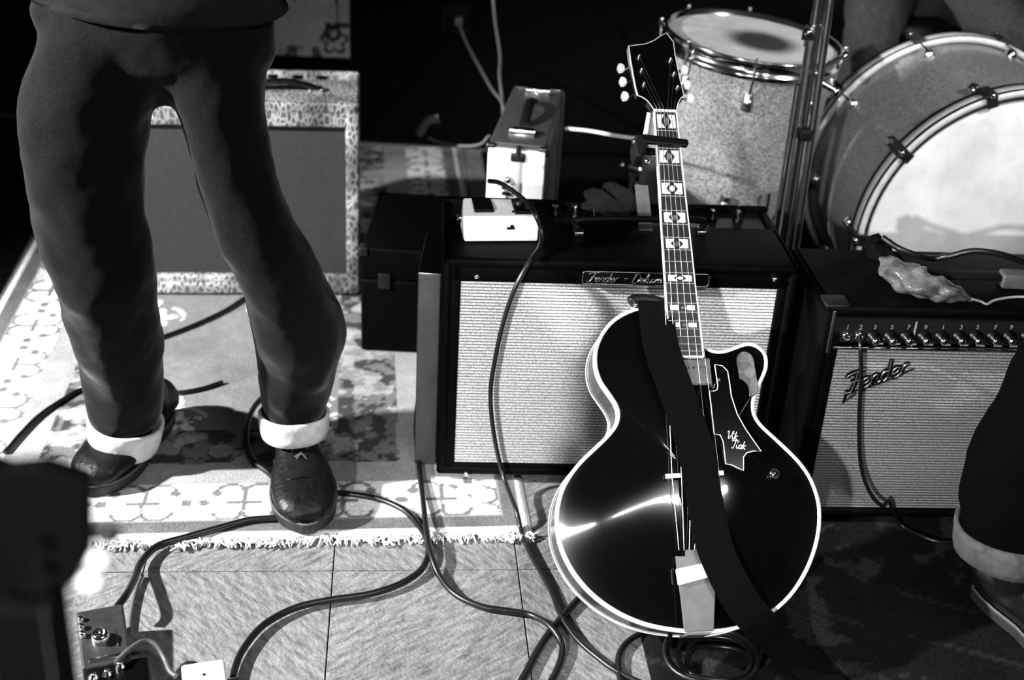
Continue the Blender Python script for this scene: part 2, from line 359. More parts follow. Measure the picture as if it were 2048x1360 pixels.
def rugcol(A, B):
    d = np.minimum(np.minimum(B, A), RW-A); side = (B > np.minimum(A, RW-A)); s = np.where(side, B, A)
    d = d+.004*(vnoise(A*18, B*18, 3)-.5)
    n1 = vnoise(A*45, B*45, 1); n2 = vnoise(A*22, B*22, 2); n3 = vnoise(A*9, B*9, 5)
    c = np.full_like(A, .20)+.05*(n2-.5)
    # field flowers
    fl = np.zeros_like(A)
    for k in range(70):
        fx, fy = RW*((k*.618) % 1.), RL*((k*.7548+.13) % 1.)
        rr = np.hypot(A-fx, B-fy); th = np.arctan2(B-fy, A-fx)
        fl = np.maximum(fl, ((rr < .03+.014*np.sin(th*5+k)) & (rr > .008)).astype(float)*(n1 > .33))
        fl = np.maximum(fl, (np.abs(rr-.055) < .005)*(np.sin(th*2+k) > .2)*.7*(n1 > .35))
    c = np.where(fl > 0, .2+.6*fl, c)
    band = (d < .34) & (d > .225)
    c = np.where(band, .05+.10*(n1 > .50)+.20*(n2 > .55), c)
    c = np.where((d <= .225) & (d > .165), .30+.04*n2, c)
    wb = (d <= .165) & (d > .048); mo = motif(s+.01*(n2-.5), (d-.045)/.12, .172)
    c = np.where(wb, np.where(mo, .16, .78), c)
    c = np.where(wb & ((d > .16) | (d < .052)), .3, c)
    c = np.where((d <= .048), .12+.04*n1, c); c = np.where(d <= .016, .8, c)
    return np.clip(c*(.75+.35*n3+.3*(n1-.5)), .01, 1)
rl = thing('patterned_rug', (-1.035, 1.645, 0.0), R_(7.6), 'pale patterned oriental rug with scrolled white border and fringe under the left musician', 'rug')
def rz_(A, B):
    e = np.minimum(np.minimum(A, RW-A), np.minimum(B, RL-B)); return .0005+.0055*np.clip(e/.01, 0, 1)+.0012*vnoise(A*4, B*4, 9)
color_grid('rug_pile', RW, RL, .0045, rugcol, rz_, M_rug, rl)
fr_ = MB()
for k in range(330):
    a = RW*k/330+random.uniform(-.002, .002); L_ = random.uniform(.012, .028); dx = random.uniform(-.012, .012)
    p = [(a, .002, .004), (a+dx*.4, -L_*.5, .006), (a+dx, -L_, .003)]
    fr_.tube(p, [.0022, .0018, .0012], n=4)
for k in range(46):
    a = random.uniform(.35, 1)*RW; c0 = Vector((a, random.uniform(-.02, -.004), .005))
    for q in range(7):
        e = c0+Vector((random.uniform(-.018, .018), random.uniform(-.014, .012), random.uniform(0, .005)))
        fr_.tube([c0, (c0+e)/2+Vector((random.uniform(-.006, .006), 0, .004)), e], .0016, n=4)
fr_.build('fringe', M_fringe, rl, kind='stuff', label='white frayed tassels along the front edge')
# dark rug at right
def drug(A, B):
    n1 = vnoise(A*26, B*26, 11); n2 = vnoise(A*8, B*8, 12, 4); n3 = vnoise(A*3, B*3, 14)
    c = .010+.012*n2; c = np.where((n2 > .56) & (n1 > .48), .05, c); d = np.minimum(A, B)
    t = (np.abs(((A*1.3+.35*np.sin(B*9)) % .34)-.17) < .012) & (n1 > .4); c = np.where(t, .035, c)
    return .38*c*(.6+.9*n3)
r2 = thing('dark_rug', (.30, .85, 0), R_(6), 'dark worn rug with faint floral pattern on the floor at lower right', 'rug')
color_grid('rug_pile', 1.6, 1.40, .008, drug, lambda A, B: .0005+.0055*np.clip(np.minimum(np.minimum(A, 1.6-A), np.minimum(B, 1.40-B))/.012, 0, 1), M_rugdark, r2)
# hanging tapestry behind the reptile amplifier
tp = ony(697, 121, 3.78)
TW, TH = .75, .5
def tapcol(A, B):
    n1 = vnoise(A*40, B*40, 21); n2 = vnoise(A*12, B*12, 22)
    e = TW-A; c = .20+.06*n2
    r = np.hypot(e-.045, B-.05); th = np.arctan2(B-.05, e-.045)
    orn = (np.abs(r-.032-.008*np.sin(5*th)) < .006) | (np.abs(np.hypot(e-.05, B-.075)-.02) < .006) | ((np.abs(B-.098) < .008) & (e < .07) & (n1 > .4))
    c = np.where(orn, .015, c); c = np.where((np.abs(e-.036) < .003) & (B > .1), .015, c)
    c = np.where((B < .035) & (e > .08) & (n1 > .5), .04, c)
    t = np.abs(((e+.02) % .12)-.06) < .003; c = np.where(t & (B > .16) & (B < .2), .03, c)
    return c
tr = thing('tapestry', (tp[0]-TW, 3.80, tp[2]), 0, 'pale woven tapestry with dark floral corner hanging on the back wall', 'tapestry')
tg = color_grid('cloth', TW, TH, .005, tapcol, lambda A, B: .006*np.sin(A*14)+.003*np.sin(B*20), M_tap, tr); tg.rotation_euler = (PI/2, 0, 0)
MB().cyl((-.02, 0, TH), (TW+.02, 0, TH), .008).build('hanging_rod', M_blackmetal, tr)
so = tg.modifiers.new('s', 'SOLIDIFY'); so.thickness = .004
# outlet
ow = ony(911, 38, WB-.004)
ol = thing('wall_outlet', (ow[0], WB-.001, ow[2]-.06), 0, 'dim square electrical outlet on the black back wall', 'outlet')
MB().rbox((0, -.004, .06), (.085, .008, .085), .003).build('cover_plate', M_outlet, ol)
for sx in (-1, 1): MB().rbox((sx*.018, -.009, .06), (.026, .004, .05), .0015).build('socket', M_blackpl, ol)
pg = thing('power_plug', (ow[0]+.012, WB-.02, ow[2]), 0, 'grey plug in the wall outlet with cord hanging down to the case', 'plug')
MB().rbox((0, -.012, 0), (.022, .03, .026), .004).build('plug_body', M_cableg, pg)
def cable(name, pts, r, m, label, cat='cable', group=None, k=8, n=8):
    return MB().tube(smooth_path(pts, k), r, n=n).build(name, m, None, label, cat, group)
pc = np.array([ow[0]+.012, WB-.05, ow[2]])
cable('mains_lead', [pc, ony(935, 90, 3.7), ony(965, 145, 3.45), ony(985, 180, 3.2), ony(1003, 203, 2.95), ony(1012, 240, 2.83)], .0042, M_cableg, 'thin grey power cord running from the wall outlet plug to the silver case')
cable('hanging_cord', [ony(984, -30, 3.5), ony(990, 40, 3.45), ony(1000, 110, 3.3), ony(999, 150, 3.15), ony(1004, 195, 3.0), ony(1008, 250, 2.86)], .004, M_cableg, 'thin grey cord hanging straight down from above onto the silver case')
# ------------------------------------------------------------------ main amplifier (silver grille)
LZ = .0080; AW, AH, AD = .606, .452, .265; AL = AH-LZ; AY = R_(4.4)
a1 = thing('guitar_amplifier', (-.123, 1.925, LZ), AY, 'black guitar amplifier with bright silver grille and script nameplate behind the guitar', 'amplifier')
fa = lambda a, b, c: (a, -c, b)          # front-face frame: a right, b up, c toward viewer
BT = .018; Z0 = .012
for nm, c, d in (('side_panel', (BT/2, AD/2, (AL+Z0)/2), (BT, AD, AL-Z0)), ('side_panel', (AW-BT/2, AD/2, (AL+Z0)/2), (BT, AD, AL-Z0)),
                 ('top_panel', (AW/2, .085, AL-BT/2), (AW, .17, BT)), ('bottom_panel', (AW/2, AD/2, Z0+BT/2), (AW, AD, BT)), ('back_panel', (AW/2, AD-.012, .2), (AW-.03, .012, .3))):
    MB().rbox(c, d, .007 if nm != 'back_panel' else .003).build(nm, M_tolex, a1)
MB().box((AW/2, AD-.05, AL-.012), (AW-.03, .085, .01)).build('control_panel', M_blackmetal, a1)
MB().rbox((AW/2, AD-.004, AL-.02), (AW, .014, .05), .004).build('rear_rail', M_tolex, a1)
# baffle frame around the grille
gx0, gx1, gz0, gz1 = .030, AW-.033, .034, .400
bf = MB()
bf.rbox((AW/2, .012, (gz1+AL-.012)/2), (AW-.03, .018, AL-.012-gz1), .004)
bf.rbox((AW/2, .012, (Z0+.012+gz0)/2), (AW-.03, .018, gz0-Z0-.008), .004)
bf.rbox(((gx0+.016)/2, .012, .225), (gx0-.012, .018, .41), .003); bf.rbox(((gx1+AW-.016)/2, .012, .225), (AW-.016-gx1, .018, .41), .003)
bf.build('baffle_frame', M_tolex, a1)
def ribbed(name, x0, x1, z0, z1, pitch, m, parent, dep=.0012, c0=-.008):
    mb = MB(); n = int((z1-z0)/pitch); v = []
    for k in range(n):
        for t, dd in ((0, -dep), (.22, 0), (.78, 0)):
            z = z0+(k+t)*(z1-z0)/n; v += [fa(x0, z, c0+dd), fa(x1, z, c0+dd)]
    v += [fa(x0, z1, c0), fa(x1, z1, c0)]
    mb.add(v, [(2*i, 2*i+1, 2*i+3, 2*i+2) for i in range(len(v)//2-1)]); return mb.build(name, m, parent)
ribbed('grille_cloth', gx0, gx1, gz0, gz1, .0058, M_grille1, a1)
for px, py in ((953, 552), (1552, 563), (933, 948), (1500, 955)):
    q = ony(px, py, 1.93+(.03 if px > 1400 else 0)); lx = (q[0]+.123)/math.cos(AY)
    MB().lathe(fa(lx, q[2]-LZ, .0), (0, -1, 0), [(0, .004), (.003, .0035), (.005, .001), (.0052, -.006)], 12).build('screw', M_chrome, a1)
for sx in (.004, AW-.004):
    for z in (AL-.05, AL-.012, .05, .15):
        MB().sph((sx, .012, z), .004, 8).build('corner_nail', M_chrome, a1)
def plate_frame(mb, x0, x1, z0, z1, r, tr, c):
    pts = []
    for cx, cz, a0 in ((x1-r, z1-r, 0), (x0+r, z1-r, 90), (x0+r, z0+r, 180), (x1-r, z0+r, 270)):
        for k in range(5): t = R_(a0+k*22.5); pts.append((cx+r*math.cos(t), cz+r*math.sin(t)))
    mb.tube([fa(a, b, c) for a, b in pts], tr, n=6, close=True); return pts
q = ony(1166, 553, 1.945); nx = (q[0]+.123); nz = q[2]-LZ
nb = MB(); poly = plate_frame(nb, nx, nx+.215, nz-.0115, nz+.0115, .005, .0009, .002)
npl = MB().prism(poly, fa, -.004, .0015).build('nameplate', M_blackpl, a1)
nb.build('plate_border', M_chromed, npl)
tx = MB(); script_text(tx, 'Fender - Deluxe', fa, nx+.008, nz-.0072, .0165, .0008, c=.0022); tx.build('script_lettering', M_chromed, npl)
for sx in (.06, AW-.06):
    for sy in (.04, AD-.04): MB().cyl((sx, sy, 0), (sx, sy, Z0+.002), .014, .017, 14).build('rubber_foot', M_rubber, a1)
def locA(px, py, z): p = onz(px, py, z+LZ); v = Vector((p[0]+.123, p[1]-1.925, p[2])); return Matrix.Rotation(-AY, 3, 'Z') @ v
for px in (1110, 1150, 1187, 1231, 1271, 1330, 1420, 1470):
    p = locA(px, 430, AL-.004); p.y = AD-.05
    k = MB().lathe((p.x, p.y, AL-.007), (0, 0, 1), [(.010, 0), (.010, .006), (.0065, .008), (.006, .018), (.005, .0195)], 16).build('control_knob', M_blackpl, a1)
    MB().lathe((p.x, p.y, AL+.0125), (0, 0, 1), [(.0045, -.001), (.0045, .001), (.003, .0016), (0, .0018)], 12).build('knob_cap', M_chrome, k)
hp = [locA(x, y, z) for x, y, z in ((1157, 470, AL), (1150, 452, AL+.012), (1220, 448, AL+.022), (1300, 449, AL+.022), (1400, 452, AL+.014), (1402, 468, AL))]
hd = MB(); pth = smooth_path(hp, 5)
for i in range(len(pth)-1): pass
hd.tube([Vector(p)+Vector((0, 0, .002)) for p in pth], .006, n=8); hd.build('handle', M_rubber, a1)
for pq in (hp[0], hp[-1]): MB().rbox((pq[0], pq[1], AL+.005), (.018, .022, .01), .003).build('handle_cap', M_chromed, a1)
# ------------------------------------------------------------------ second amplifier (right)
BW, BH, BD = .67, .430, .235; BY = R_(4.7); bo = (.505, 1.858, LZ)
a2 = thing('guitar_amplifier', bo, BY, 'black guitar amplifier with row of front knobs and slanted script logo at right', 'amplifier')
B0 = lambda px, py: Matrix.Rotation(-BY, 3, 'Z') @ (Vector(onpl(px, py, bo, (math.sin(BY), -math.cos(BY), 0)))-Vector(bo))
gz = B0(1676, 697).z; gb = B0(1750, 1031).z; xl = B0(1676, 697).x
for nm, c, d in (('side_panel', (BT/2, BD/2, (BH+Z0)/2), (BT, BD, BH-Z0)), ('side_panel', (BW-BT/2, BD/2, (BH+Z0)/2), (BT, BD, BH-Z0)),
                 ('top_panel', (BW/2, BD/2, BH-BT/2), (BW, BD, BT)), ('bottom_panel', (BW/2, BD/2, Z0+BT/2), (BW, BD, BT)), ('back_panel', (BW/2, BD-.012, .2), (BW-.03, .012, .34))):
    MB().rbox(c, d, .007 if nm != 'back_panel' else .003).build(nm, M_tolex, a2)
ribbed('grille_cloth', xl, BW-.02, gb, gz, .0056, M_grille2, a2)
bf = MB(); bf.rbox(((.016+xl)/2, .01, .2), (xl-.014, .016, .36), .003); bf.rbox((BW/2, .01, (gb+Z0+.01)/2), (BW-.03, .016, max(gb-Z0-.004, .01)), .003)
bf.build('baffle_frame', M_tolex, a2)
cp = MB().box((BW/2, .010, (gz+.010+BH-.022)/2), (BW-.036, .010, BH-.022-gz-.010)).build('control_panel', M_blackmetal, a2)
MB().rbox((BW/2+.006, .001, gz+.002), (BW-2*xl+.03, .006, .004), .001).build('trim_strip', M_chrome, a2)
MB().rbox((.0155, -.0005, (gz+BH)/2-.008), (.006, .004, BH-gz+.0), .001).build('panel_edge', M_chromed, a2)
for x in (1694, 1720):
    p = B0(x, 674); j = MB().lathe(fa(p.x, p.z, -.004), (0, -1, 0), [(.0085, 0), (.0085, .004), (.006, .006), (.0045, .006), (.0042, -.004)], 16).build('input_jack', M_chrome, a2)
kx = [1748, 1782, 1815, 1849, 1884, 1920, 1953, 1988, 2020, 2056]
for i in range(14):
    x = kx[i] if i < len(kx) else kx[-1]+(i-9)*34.5
    p = B0(x, 677)
    if p.x > BW-.03: break
    k = MB().lathe(fa(p.x, p.z, -.004), (0, -1, 0), [(.0125, 0), (.012, .0035), (.0082, .005), (.0072, .014), (.006, .0155), (0, .0156)], 20).build('control_knob', M_blackpl, a2)
    MB().lathe(fa(p.x, p.z, .0118), (0, -1, 0), [(.0066, -.001), (.0064, .0010), (.003, .0035), (0, .004)], 12).build('knob_cap', M_chrome, k)
    text_obj(str((i*2+3) % 10), .011, 'panel_number', M_label, cp, fa, p.x, p.z+.015, -.0045)
    MB().box(fa(p.x+.012, gz+.0085, -.0043), (.014, .0008, .0028)).build('panel_marking', M_label, cp)
for x, s_ in ((1694, '1'), (1720, '2')):
    p = B0(x, 674); text_obj(s_, .013, 'panel_number', M_label, cp, fa, p.x, p.z+.0115, -.0045)
MB().box(fa(B0(1830, 670).x, (gz+BH-.03)/2+.004, -.004), (.0025, .0015, .045)).build('panel_divider', M_label, cp)
# script logo
lp = B0(1692, 775); ls = .034; lgc = .004
ca, sa = math.cos(R_(23)), math.sin(R_(23))
frl = lambda a, b, c: fa(lp.x+a*ca-b*sa, lp.z+a*sa+b*ca, c)
lg = MB(); script_text(lg, 'Fender', frl, -.002, -.008, ls*.98, .0017, c=lgc+.001)
lb = MB(); script_text(lb, 'Fender', frl, -.001, -.0095, ls*.98, .0044, c=lgc-.003)
lb.tube([frl(a, b, lgc-.002) for a, b in ((.0, -.011), (.05, -.0125), (.115, -.006))], .0014, n=6)
lb.tube([frl(a, b, lgc-.002) for a, b in ((-.002, -.009), (-.012, -.026), (.004, -.02), (.012, -.016))], .0022, n=6)
lo = lb.build('script_logo', M_blackpl, a2); lg.build('logo_face', M_chromed, lo)
for sx in (.06, BW-.06):
    for sy in (.04, BD-.04): MB().cyl((sx, sy, -.001), (sx, sy, Z0+.002), .014, .017, 14).build('rubber_foot', M_rubber, a2)
for sx in (0, 1):
    MB().rbox((.02+sx*(BW-.04), .02, BH-.001), (.04, .04, .006), .002).build('corner_protector', M_blackmetal, a2)
hb = MB(); hb.rbox((.29, BD*.42, BH+.016), (.2, .028, .008), .003); hb.build('handle', M_rubber, a2)
for sx in (.185, .395): MB().rbox((sx, BD*.42, BH+.008), (.035, .034, .014), .004).build('handle_cap', M_chrome, a2)
# cable plugged into it
q = lambda x, y, d=.02: onpl(x, y, (bo[0], bo[1]-d, 0), (math.sin(BY), -math.cos(BY), 0))
pl = q(1720, 680, .03)
cable('instrument_cable', [q(1720, 674, .012), q(1721, 700, .03), q(1722, 760, .022), q(1718, 850, .02), q(1722, 930, .022), q(1740, 985, .03), q(1765, 1012, .035), q(1778, 1003, .02), onz(1800, 1048, .012), onz(1850, 1075, .012), onz(1900, 1085, .012), onz(1985, 1075, .012)], .0036, M_cable, 'black cable hanging down the grille of the right amplifier from its second jack')
# ------------------------------------------------------------------ third amplifier (reptile covering)
CW, CHh, CD = .56, .462, .25; CY = R_(7.4)
co = (-.36-CW*math.cos(CY), 2.661-CW*math.sin(CY), LZ)
a3 = thing('guitar_amplifier', co, CY, 'small guitar amplifier in pale snakeskin covering with dark grille behind the standing musician', 'amplifier')
Ci = .035
for nm, c, d in (('side_panel', (.015, CD/2, CHh/2), (.03, CD, CHh-.006)), ('side_panel', (CW-.015, CD/2, CHh/2), (.03, CD, CHh-.006)),
                 ('top_panel', (CW/2, .09, CHh-.012), (CW, .18, .024)), ('bottom_panel', (CW/2, CD/2, .018), (CW, CD, .03)), ('front_top_rail', (CW/2, .012, CHh-.034), (CW-.04, .02, .045)),
                 ('front_bottom_rail', (CW/2, .012, .03), (CW-.04, .02, .04)), ('rear_rail', (CW/2, CD-.01, CHh-.012), (CW, .02, .024))):
    MB().rbox(c, d, .006).build(nm, M_scale, a3)
MB().box((CW/2, CD-.03, .2), (CW-.04, .01, .36)).build('back_panel', M_tolex, a3)
gp = MB(); gp.box((CW/2, .022, .22), (CW-.05, .008, .37)); gp.build('grille_cloth', M_grille3, a3)
MB().box((CW/2, CD-.045, CHh-.02), (CW-.06, .06, .006)).build('control_panel', M_chrome, a3)
for k in range(5):
    kk = MB(); x = CW-.09-k*.055; kk.lathe((x, CD-.045, CHh-.017), (0, 0, 1), [(.012, 0), (.011, .008), (.007, .016), (0, .0165)], 14)
    kk.box((x+.006, CD-.05, CHh-.004), (.022, .006, .008), rz=.5*k); kk.build('control_knob', M_blackpl, a3)
hh = MB(); hw = CW*.5+.11
rings = []
for k in range(13):
    t = k/12; x = hw-.085+t*.17; z = CHh+.004+.016*math.sin(PI*t); wd = .013+.006*math.sin(PI*t)
    rings.append([(x, .09+wd*math.cos(a), z+.005*math.sin(a)) for a in np.linspace(0, 2*PI, 9)[:-1]])
hh.loft(rings); hh.build('handle', M_leather, a3, label='black leather handle')
for sx in (-.07, .075): MB().rbox((hw+sx, .09, CHh+.004), (.03, .03, .008), .002).build('handle_cap', M_chrome, a3)
for sx in (.05, CW-.05):
    for sy in (.04, CD-.04): MB().cyl((sx, sy, 0), (sx, sy, .006), .014, .014, 14).build('rubber_foot', M_rubber, a3)
# ------------------------------------------------------------------ board and road case left of the main amplifier
bx0 = ony(832, 700, 1.975)[0]; bh = ony(832, 548, 1.975)[2]-LZ
bw = -.127-bx0
bo_ = thing('hardboard_panel', (bx0, 1.975, LZ), 0, 'narrow grey panel standing on edge against the left side of the main amplifier', 'board')
MB().rbox((bw/2, .09, bh/2), (bw-.002, .18, bh), .003).build('panel_core', M_tolexg, bo_)
MB().rbox((bw/2, .09, bh+.001), (bw-.002, .18, .004), .001).build('edge_strip', M_chromed, bo_)
rx0 = ony(724, 600, 2.42)[0]; rw = -.095-rx0; rh = .24
rc = thing('road_case', (rx0, 2.40, LZ), 0, 'low black road case between the snakeskin amplifier and the silver case', 'case')
MB().rbox((rw/2, .16, rh*.35), (rw, .32, rh*.7), .005).build('case_body', M_tolex, rc)
MB().rbox((rw/2, .16, rh*.85+.001), (rw, .32, rh*.3-.002), .005).build('lid', M_tolex, rc)
for sx in (.05, rw-.05): MB().rbox((sx, -.002, rh*.7), (.025, .006, .035), .002).build('latch', M_blackmetal, rc)
for sx in (.006, rw-.006): MB().rbox((sx, .01, rh-.008), (.02, .026, .02), .004).build('corner_protector', M_blackmetal, rc)
# ------------------------------------------------------------------ floor shade sheets and drums
lc = thing('left_shade_sheet', (-2.30, 1.80, 0), R_(7.6), 'plain black carpet standing in for shade on the floor left of the patterned rug', 'sheet')  # dark sheet added to blacken the floor beside the rug
MB().rbox((.61, .92, .0035), (1.22, 1.84, .006), .002).build('shade_cover', M_felt, lc)
lc = thing('shade_strip', (-1.57, 3.735, 0), 0, 'narrow black carpet standing in for shade along the foot of the back wall', 'sheet')  # dark strip added so the tiles by the wall stay black
MB().rbox((.85, .052, .0035), (1.45, .094, .006), .002).build('shade_cover', M_felt, lc)
wd = thing('shade_strip', (.62, 3.79, 0), 0, 'wedge of black carpet standing in for shade between the drum sheet and the back wall', 'sheet')  # added dark wedge covering the lit gap at the wall
MB().prism([(-.60, -.085), (.30, .012), (.30, .036), (-.60, .036)], idf, .0005, .0065).build('shade_cover', M_felt, wd)
r3 = thing('drum_shade_sheet', (-.02, 2.62, 0), R_(6), 'plain black carpet standing in for shade on the floor under the drums', 'mat')  # added dark sheet in place of the shade behind the amplifiers
r3.location = (.02, 2.30, 0)
MB().rbox((1.15, .72, .0035), (2.3, 1.40, .006), .002).build('drum_shade_cover', M_felt, r3)
def ring(mb, c, n, prof, seg=96):
    mb.lathe(c, n, prof+[prof[0]], seg); return mb
def arcpts(c, x, y, r, a0, a1, k=24): return [c+x*(r*math.cos(a))+y*(r*math.sin(a)) for a in np.linspace(a0, a1, k)]
# bass drum
BR = .318; sc_ = BR/.29
bc = Vector(CC+(np.array([.924, 2.261, .413])-CC)*sc_); baz = .142
bn = Vector((math.sin(baz), -math.cos(baz), -.03)).normalized(); BL = .40
bd = thing('bass_drum', (bc.x, bc.y+.2, .006), 0, 'large sparkle finished bass drum with white front head at upper right', 'drum')
def U(o):   # rebuild world-space verts into the parent's space
    return o
class WB_(MB):
    """mesh builder in world space for a thing placed at off"""
    def __init__(s, off): super().__init__(); s.off = Vector(off)
    def build(s, *a, **k):
        s.v = [(x-s.off.x, y-s.off.y, z-s.off.z) for x, y, z in s.v]; return super().build(*a, **k)
bx = lambda: WB_(bd.location)
bxx = bn.orthogonal().normalized(); bxx = Vector((bn.y, -bn.x, 0)).normalized()*-1; byy = bn.cross(bxx); byy = byy if byy.z > 0 else -byy
if bxx.x < 0: bxx = -bxx
rs = BR-.016
bx().lathe(bc-bn*(BL-.03), bn, [(rs, 0), (rs, BL-.06)], 96).build('shell', M_spark2, bd)
for nm, off, hd_ in (('front', 0, 1), ('rear', -BL, 0)):
    c0 = bc+bn*off; s = 1 if hd_ else -1
    ring(bx(), c0, bn, [(BR-.010, -.046 if hd_ else 0), (BR, -.044 if hd_ else .002), (BR, -.002 if hd_ else .044), (BR-.003, 0 if hd_ else .046), (BR-.012, 0 if hd_ else .046), (BR-.012, -.04 if hd_ else .004)]).build('hoop', M_hoop, bd)
    for w_ in ((-.037, -.007) if hd_ else (.007, .037)):
        ring(bx(), c0, bn, [(BR+.0008, w_-.0042), (BR+.0008, w_+.0042), (BR-.001, w_+.0042), (BR-.001, w_-.0042)]).build('hoop_stripe', M_blackpl, bd)
    ring(bx(), c0, bn, [(BR-.0125, -.004 if hd_ else .03), (BR-.018, -.002 if hd_ else .036), (BR-.024, -.006 if hd_ else .04), (BR-.02, -.012 if hd_ else .044)]).build('head_flesh_ring', M_chromed, bd)
bx().lathe(bc, bn, [(BR-.019, -.010), (BR-.035, -.008), (BR-.1, -.007), (0, -.006)], 96).build('drum_head', M_head, bd, label='coated white front head')
bx().lathe(bc-bn*BL, bn, [(BR-.019, .008), (0, .008)], 64).build('drum_head', M_head, bd)
def bang(px, py, off, r):
    c0 = bc+bn*off; p = Vector(onpl(px, py, c0, bn))-c0; return math.atan2(p.dot(byy), p.dot(bxx))
a0 = bang(1815, 315, 0, BR)
def lug(mb, p, rad, ax, L_=.022, w=.013):
    """round cast lug: p on the shell, rad outward, ax along the drum"""
    mb.lathe(p, rad, [(w, 0), (w, .004), (w*.75, .012), (w*.3, .016), (0, .0165)], 16)
    mb.cyl(p+rad*.012-ax*.004, p+rad*.012+ax*L_, .0048, .0048, 10)
for k in range(10):
    a = a0+k*PI/5
    rad = bxx*math.cos(a)+byy*math.sin(a); tg_ = -bxx*math.sin(a)+byy*math.cos(a)
    for off, s in ((0, 1), (-BL, -1)):
        L1 = bx(); p = bc+bn*(off-s*.085)+rad*rs; lug(L1, p, rad, bn*s); lg_ = L1.build('lug', M_chrome, bd)
        T1 = bx(); q0 = bc+bn*(off-s*.062)+rad*(rs+.012); q1 = bc+bn*(off+s*.004)+rad*(BR+.007)
        T1.cyl(q0, q1, .003, .003, 8); T1.sph(q1+bn*s*.004, .006, 8); T1.build('tension_rod', M_chrome, lg_)
        K = bx(); cq = bc+bn*(off-s*.018)+rad*(BR+.003); M3 = Matrix((rad, tg_, bn)).transposed()
        K.box(cq, (.010, .024, .05), R=M3); K.box(bc+bn*(off+s*.003)+rad*(BR-.008), (.026, .022, .007), R=M3); K.build('claw_hook', M_blackmetal, lg_, bevel=.002)
for ang in (-.62, PI+.62):   # spurs
    rad = bxx*math.cos(ang)+byy*math.sin(ang); sp = bx(); p = bc-bn*.1+rad*rs
    e = p+rad*.02+bn*.16; t = (p.z-.008)/max(.01, 1); g = Vector((p.x+rad.x*.14, p.y-.13, .012)); sp.tube([p, p+rad*.03, g], .006, n=8); sp.sph(g, .008, 8); sp.build('spur_leg', M_chrome, bd)
# shade: nothing painted
# floor tom
TR = .196; k_ = TR/.205
tc_ = Vector(CC+(np.array([.503, 2.875, .612])-CC)*k_); tn = Vector((.042+.03, -.038, 1)).normalized(); TL = .40
td = thing('floor_tom', (tc_.x, tc_.y, .006), 0, 'sparkle finished floor tom with worn grey top head behind the guitar neck', 'drum')
tx_ = lambda: WB_(td.location)
tx_().lathe(tc_-tn*TL, tn, [(TR-.012, .01), (TR-.012, TL-.02)], 80).build('shell', M_spark, td)
ring(tx_(), tc_, tn, [(TR-.010, -.036), (TR-.003, -.036), (TR-.003, -.026), (TR-.0075, -.024), (TR-.0075, -.002), (TR, .001), (TR-.003, .005), (TR-.010, .004)], 80).build('hoop', M_chrome, td)
ring(tx_(), tc_-tn*TL, tn, [(TR-.010, .03), (TR-.003, .03), (TR-.003, .02), (TR-.0075, .018), (TR-.0075, 0), (TR, -.003), (TR-.010, -.004)], 80).build('hoop', M_chrome, td)
hb_ = tx_(); hb_.lathe(tc_, tn, [(0, -.006)]+[(r*TR/.2, -.006) for r in np.linspace(.008, .18, 26)]+[(TR-.012, -.008)], 72)
ho = hb_.build('drum_head', M_headg, td, label='grey top head worn dark in the middle')
me = ho.data; at = me.color_attributes.new('Col', 'FLOAT_COLOR', 'POINT')
for i, v in enumerate(me.vertices):
    p = Vector(v.co)+td.location-tc_-Vector((.02, -.005, 0)); r = Vector((p.x, p.y*1.0)).length
    t = min(1, max(0, (r-.045)/.055)); c = .015+(.28)*t*t*(3-2*t)
    at.data[i].color = (c, c, c, 1)
ta = Vector((1, 0, 0)); ta = (ta-tn*ta.dot(tn)).normalized(); tb = tn.cross(ta)
th0 = None
P0 = Vector(onpl(1502, 180, tc_-Vector((0, TR, 0)), (0, -1, 0)))-tc_; th0 = math.atan2(P0.dot(tb), P0.dot(ta))
for k in range(8):
    a = th0+k*PI/4; rad = ta*math.cos(a)+tb*math.sin(a)
    for off, s in ((0, 1), (-TL, -1)):
        l = tx_(); p = tc_+tn*(off-s*.085)+rad*(TR-.012)
        M3 = Matrix((rad, rad.cross(tn), tn)).transposed()
        l.sph(p+rad*.004, .011, 14, (1, 1, 1)); l.lathe(p-tn*s*.004, tn*s, [(.012, -.014), (.013, 0), (.010, .02), (.006, .026)], 14)
        lo_ = l.build('lug', M_chromed, td)
        t = tx_(); t.cyl(p+rad*.009+tn*s*.02, tc_+tn*(off+s*.002)+rad*(TR+.004), .0027, .0027, 8); t.box(tc_+tn*(off+s*.0)+rad*(TR+.004), (.012, .016, .006), R=M3); t.sph(tc_+tn*(off+s*.008)+rad*(TR+.004), .005, 8); t.build('tension_rod', M_chrome, lo_)
for k, a in enumerate((PI*1.62, PI*.08, PI*.95)):
    rad = ta*math.cos(a)+tb*math.sin(a); p = tc_-tn*.345+rad*(TR-.012)
    b = tx_(); b.lathe(p, rad, [(.018, 0), (.018, .008), (.011, .022), (.011, .03), (0, .03)], 16); b.sph(p+rad*.045, .008, 8); b.build('leg_bracket', M_chrome, td)
    l = tx_(); pp = p+rad*.02; l.tube([pp+Vector((0, 0, .07)), pp-Vector((0, 0, .12)), Vector((pp.x+rad.x*.02, pp.y+rad.y*.02, .02))], .0048, n=8); l.cyl((pp.x+rad.x*.02, pp.y+rad.y*.02, .006), (pp.x+rad.x*.02, pp.y+rad.y*.02, .03), .011, .008, 10); l.build('leg', M_chrome, td)
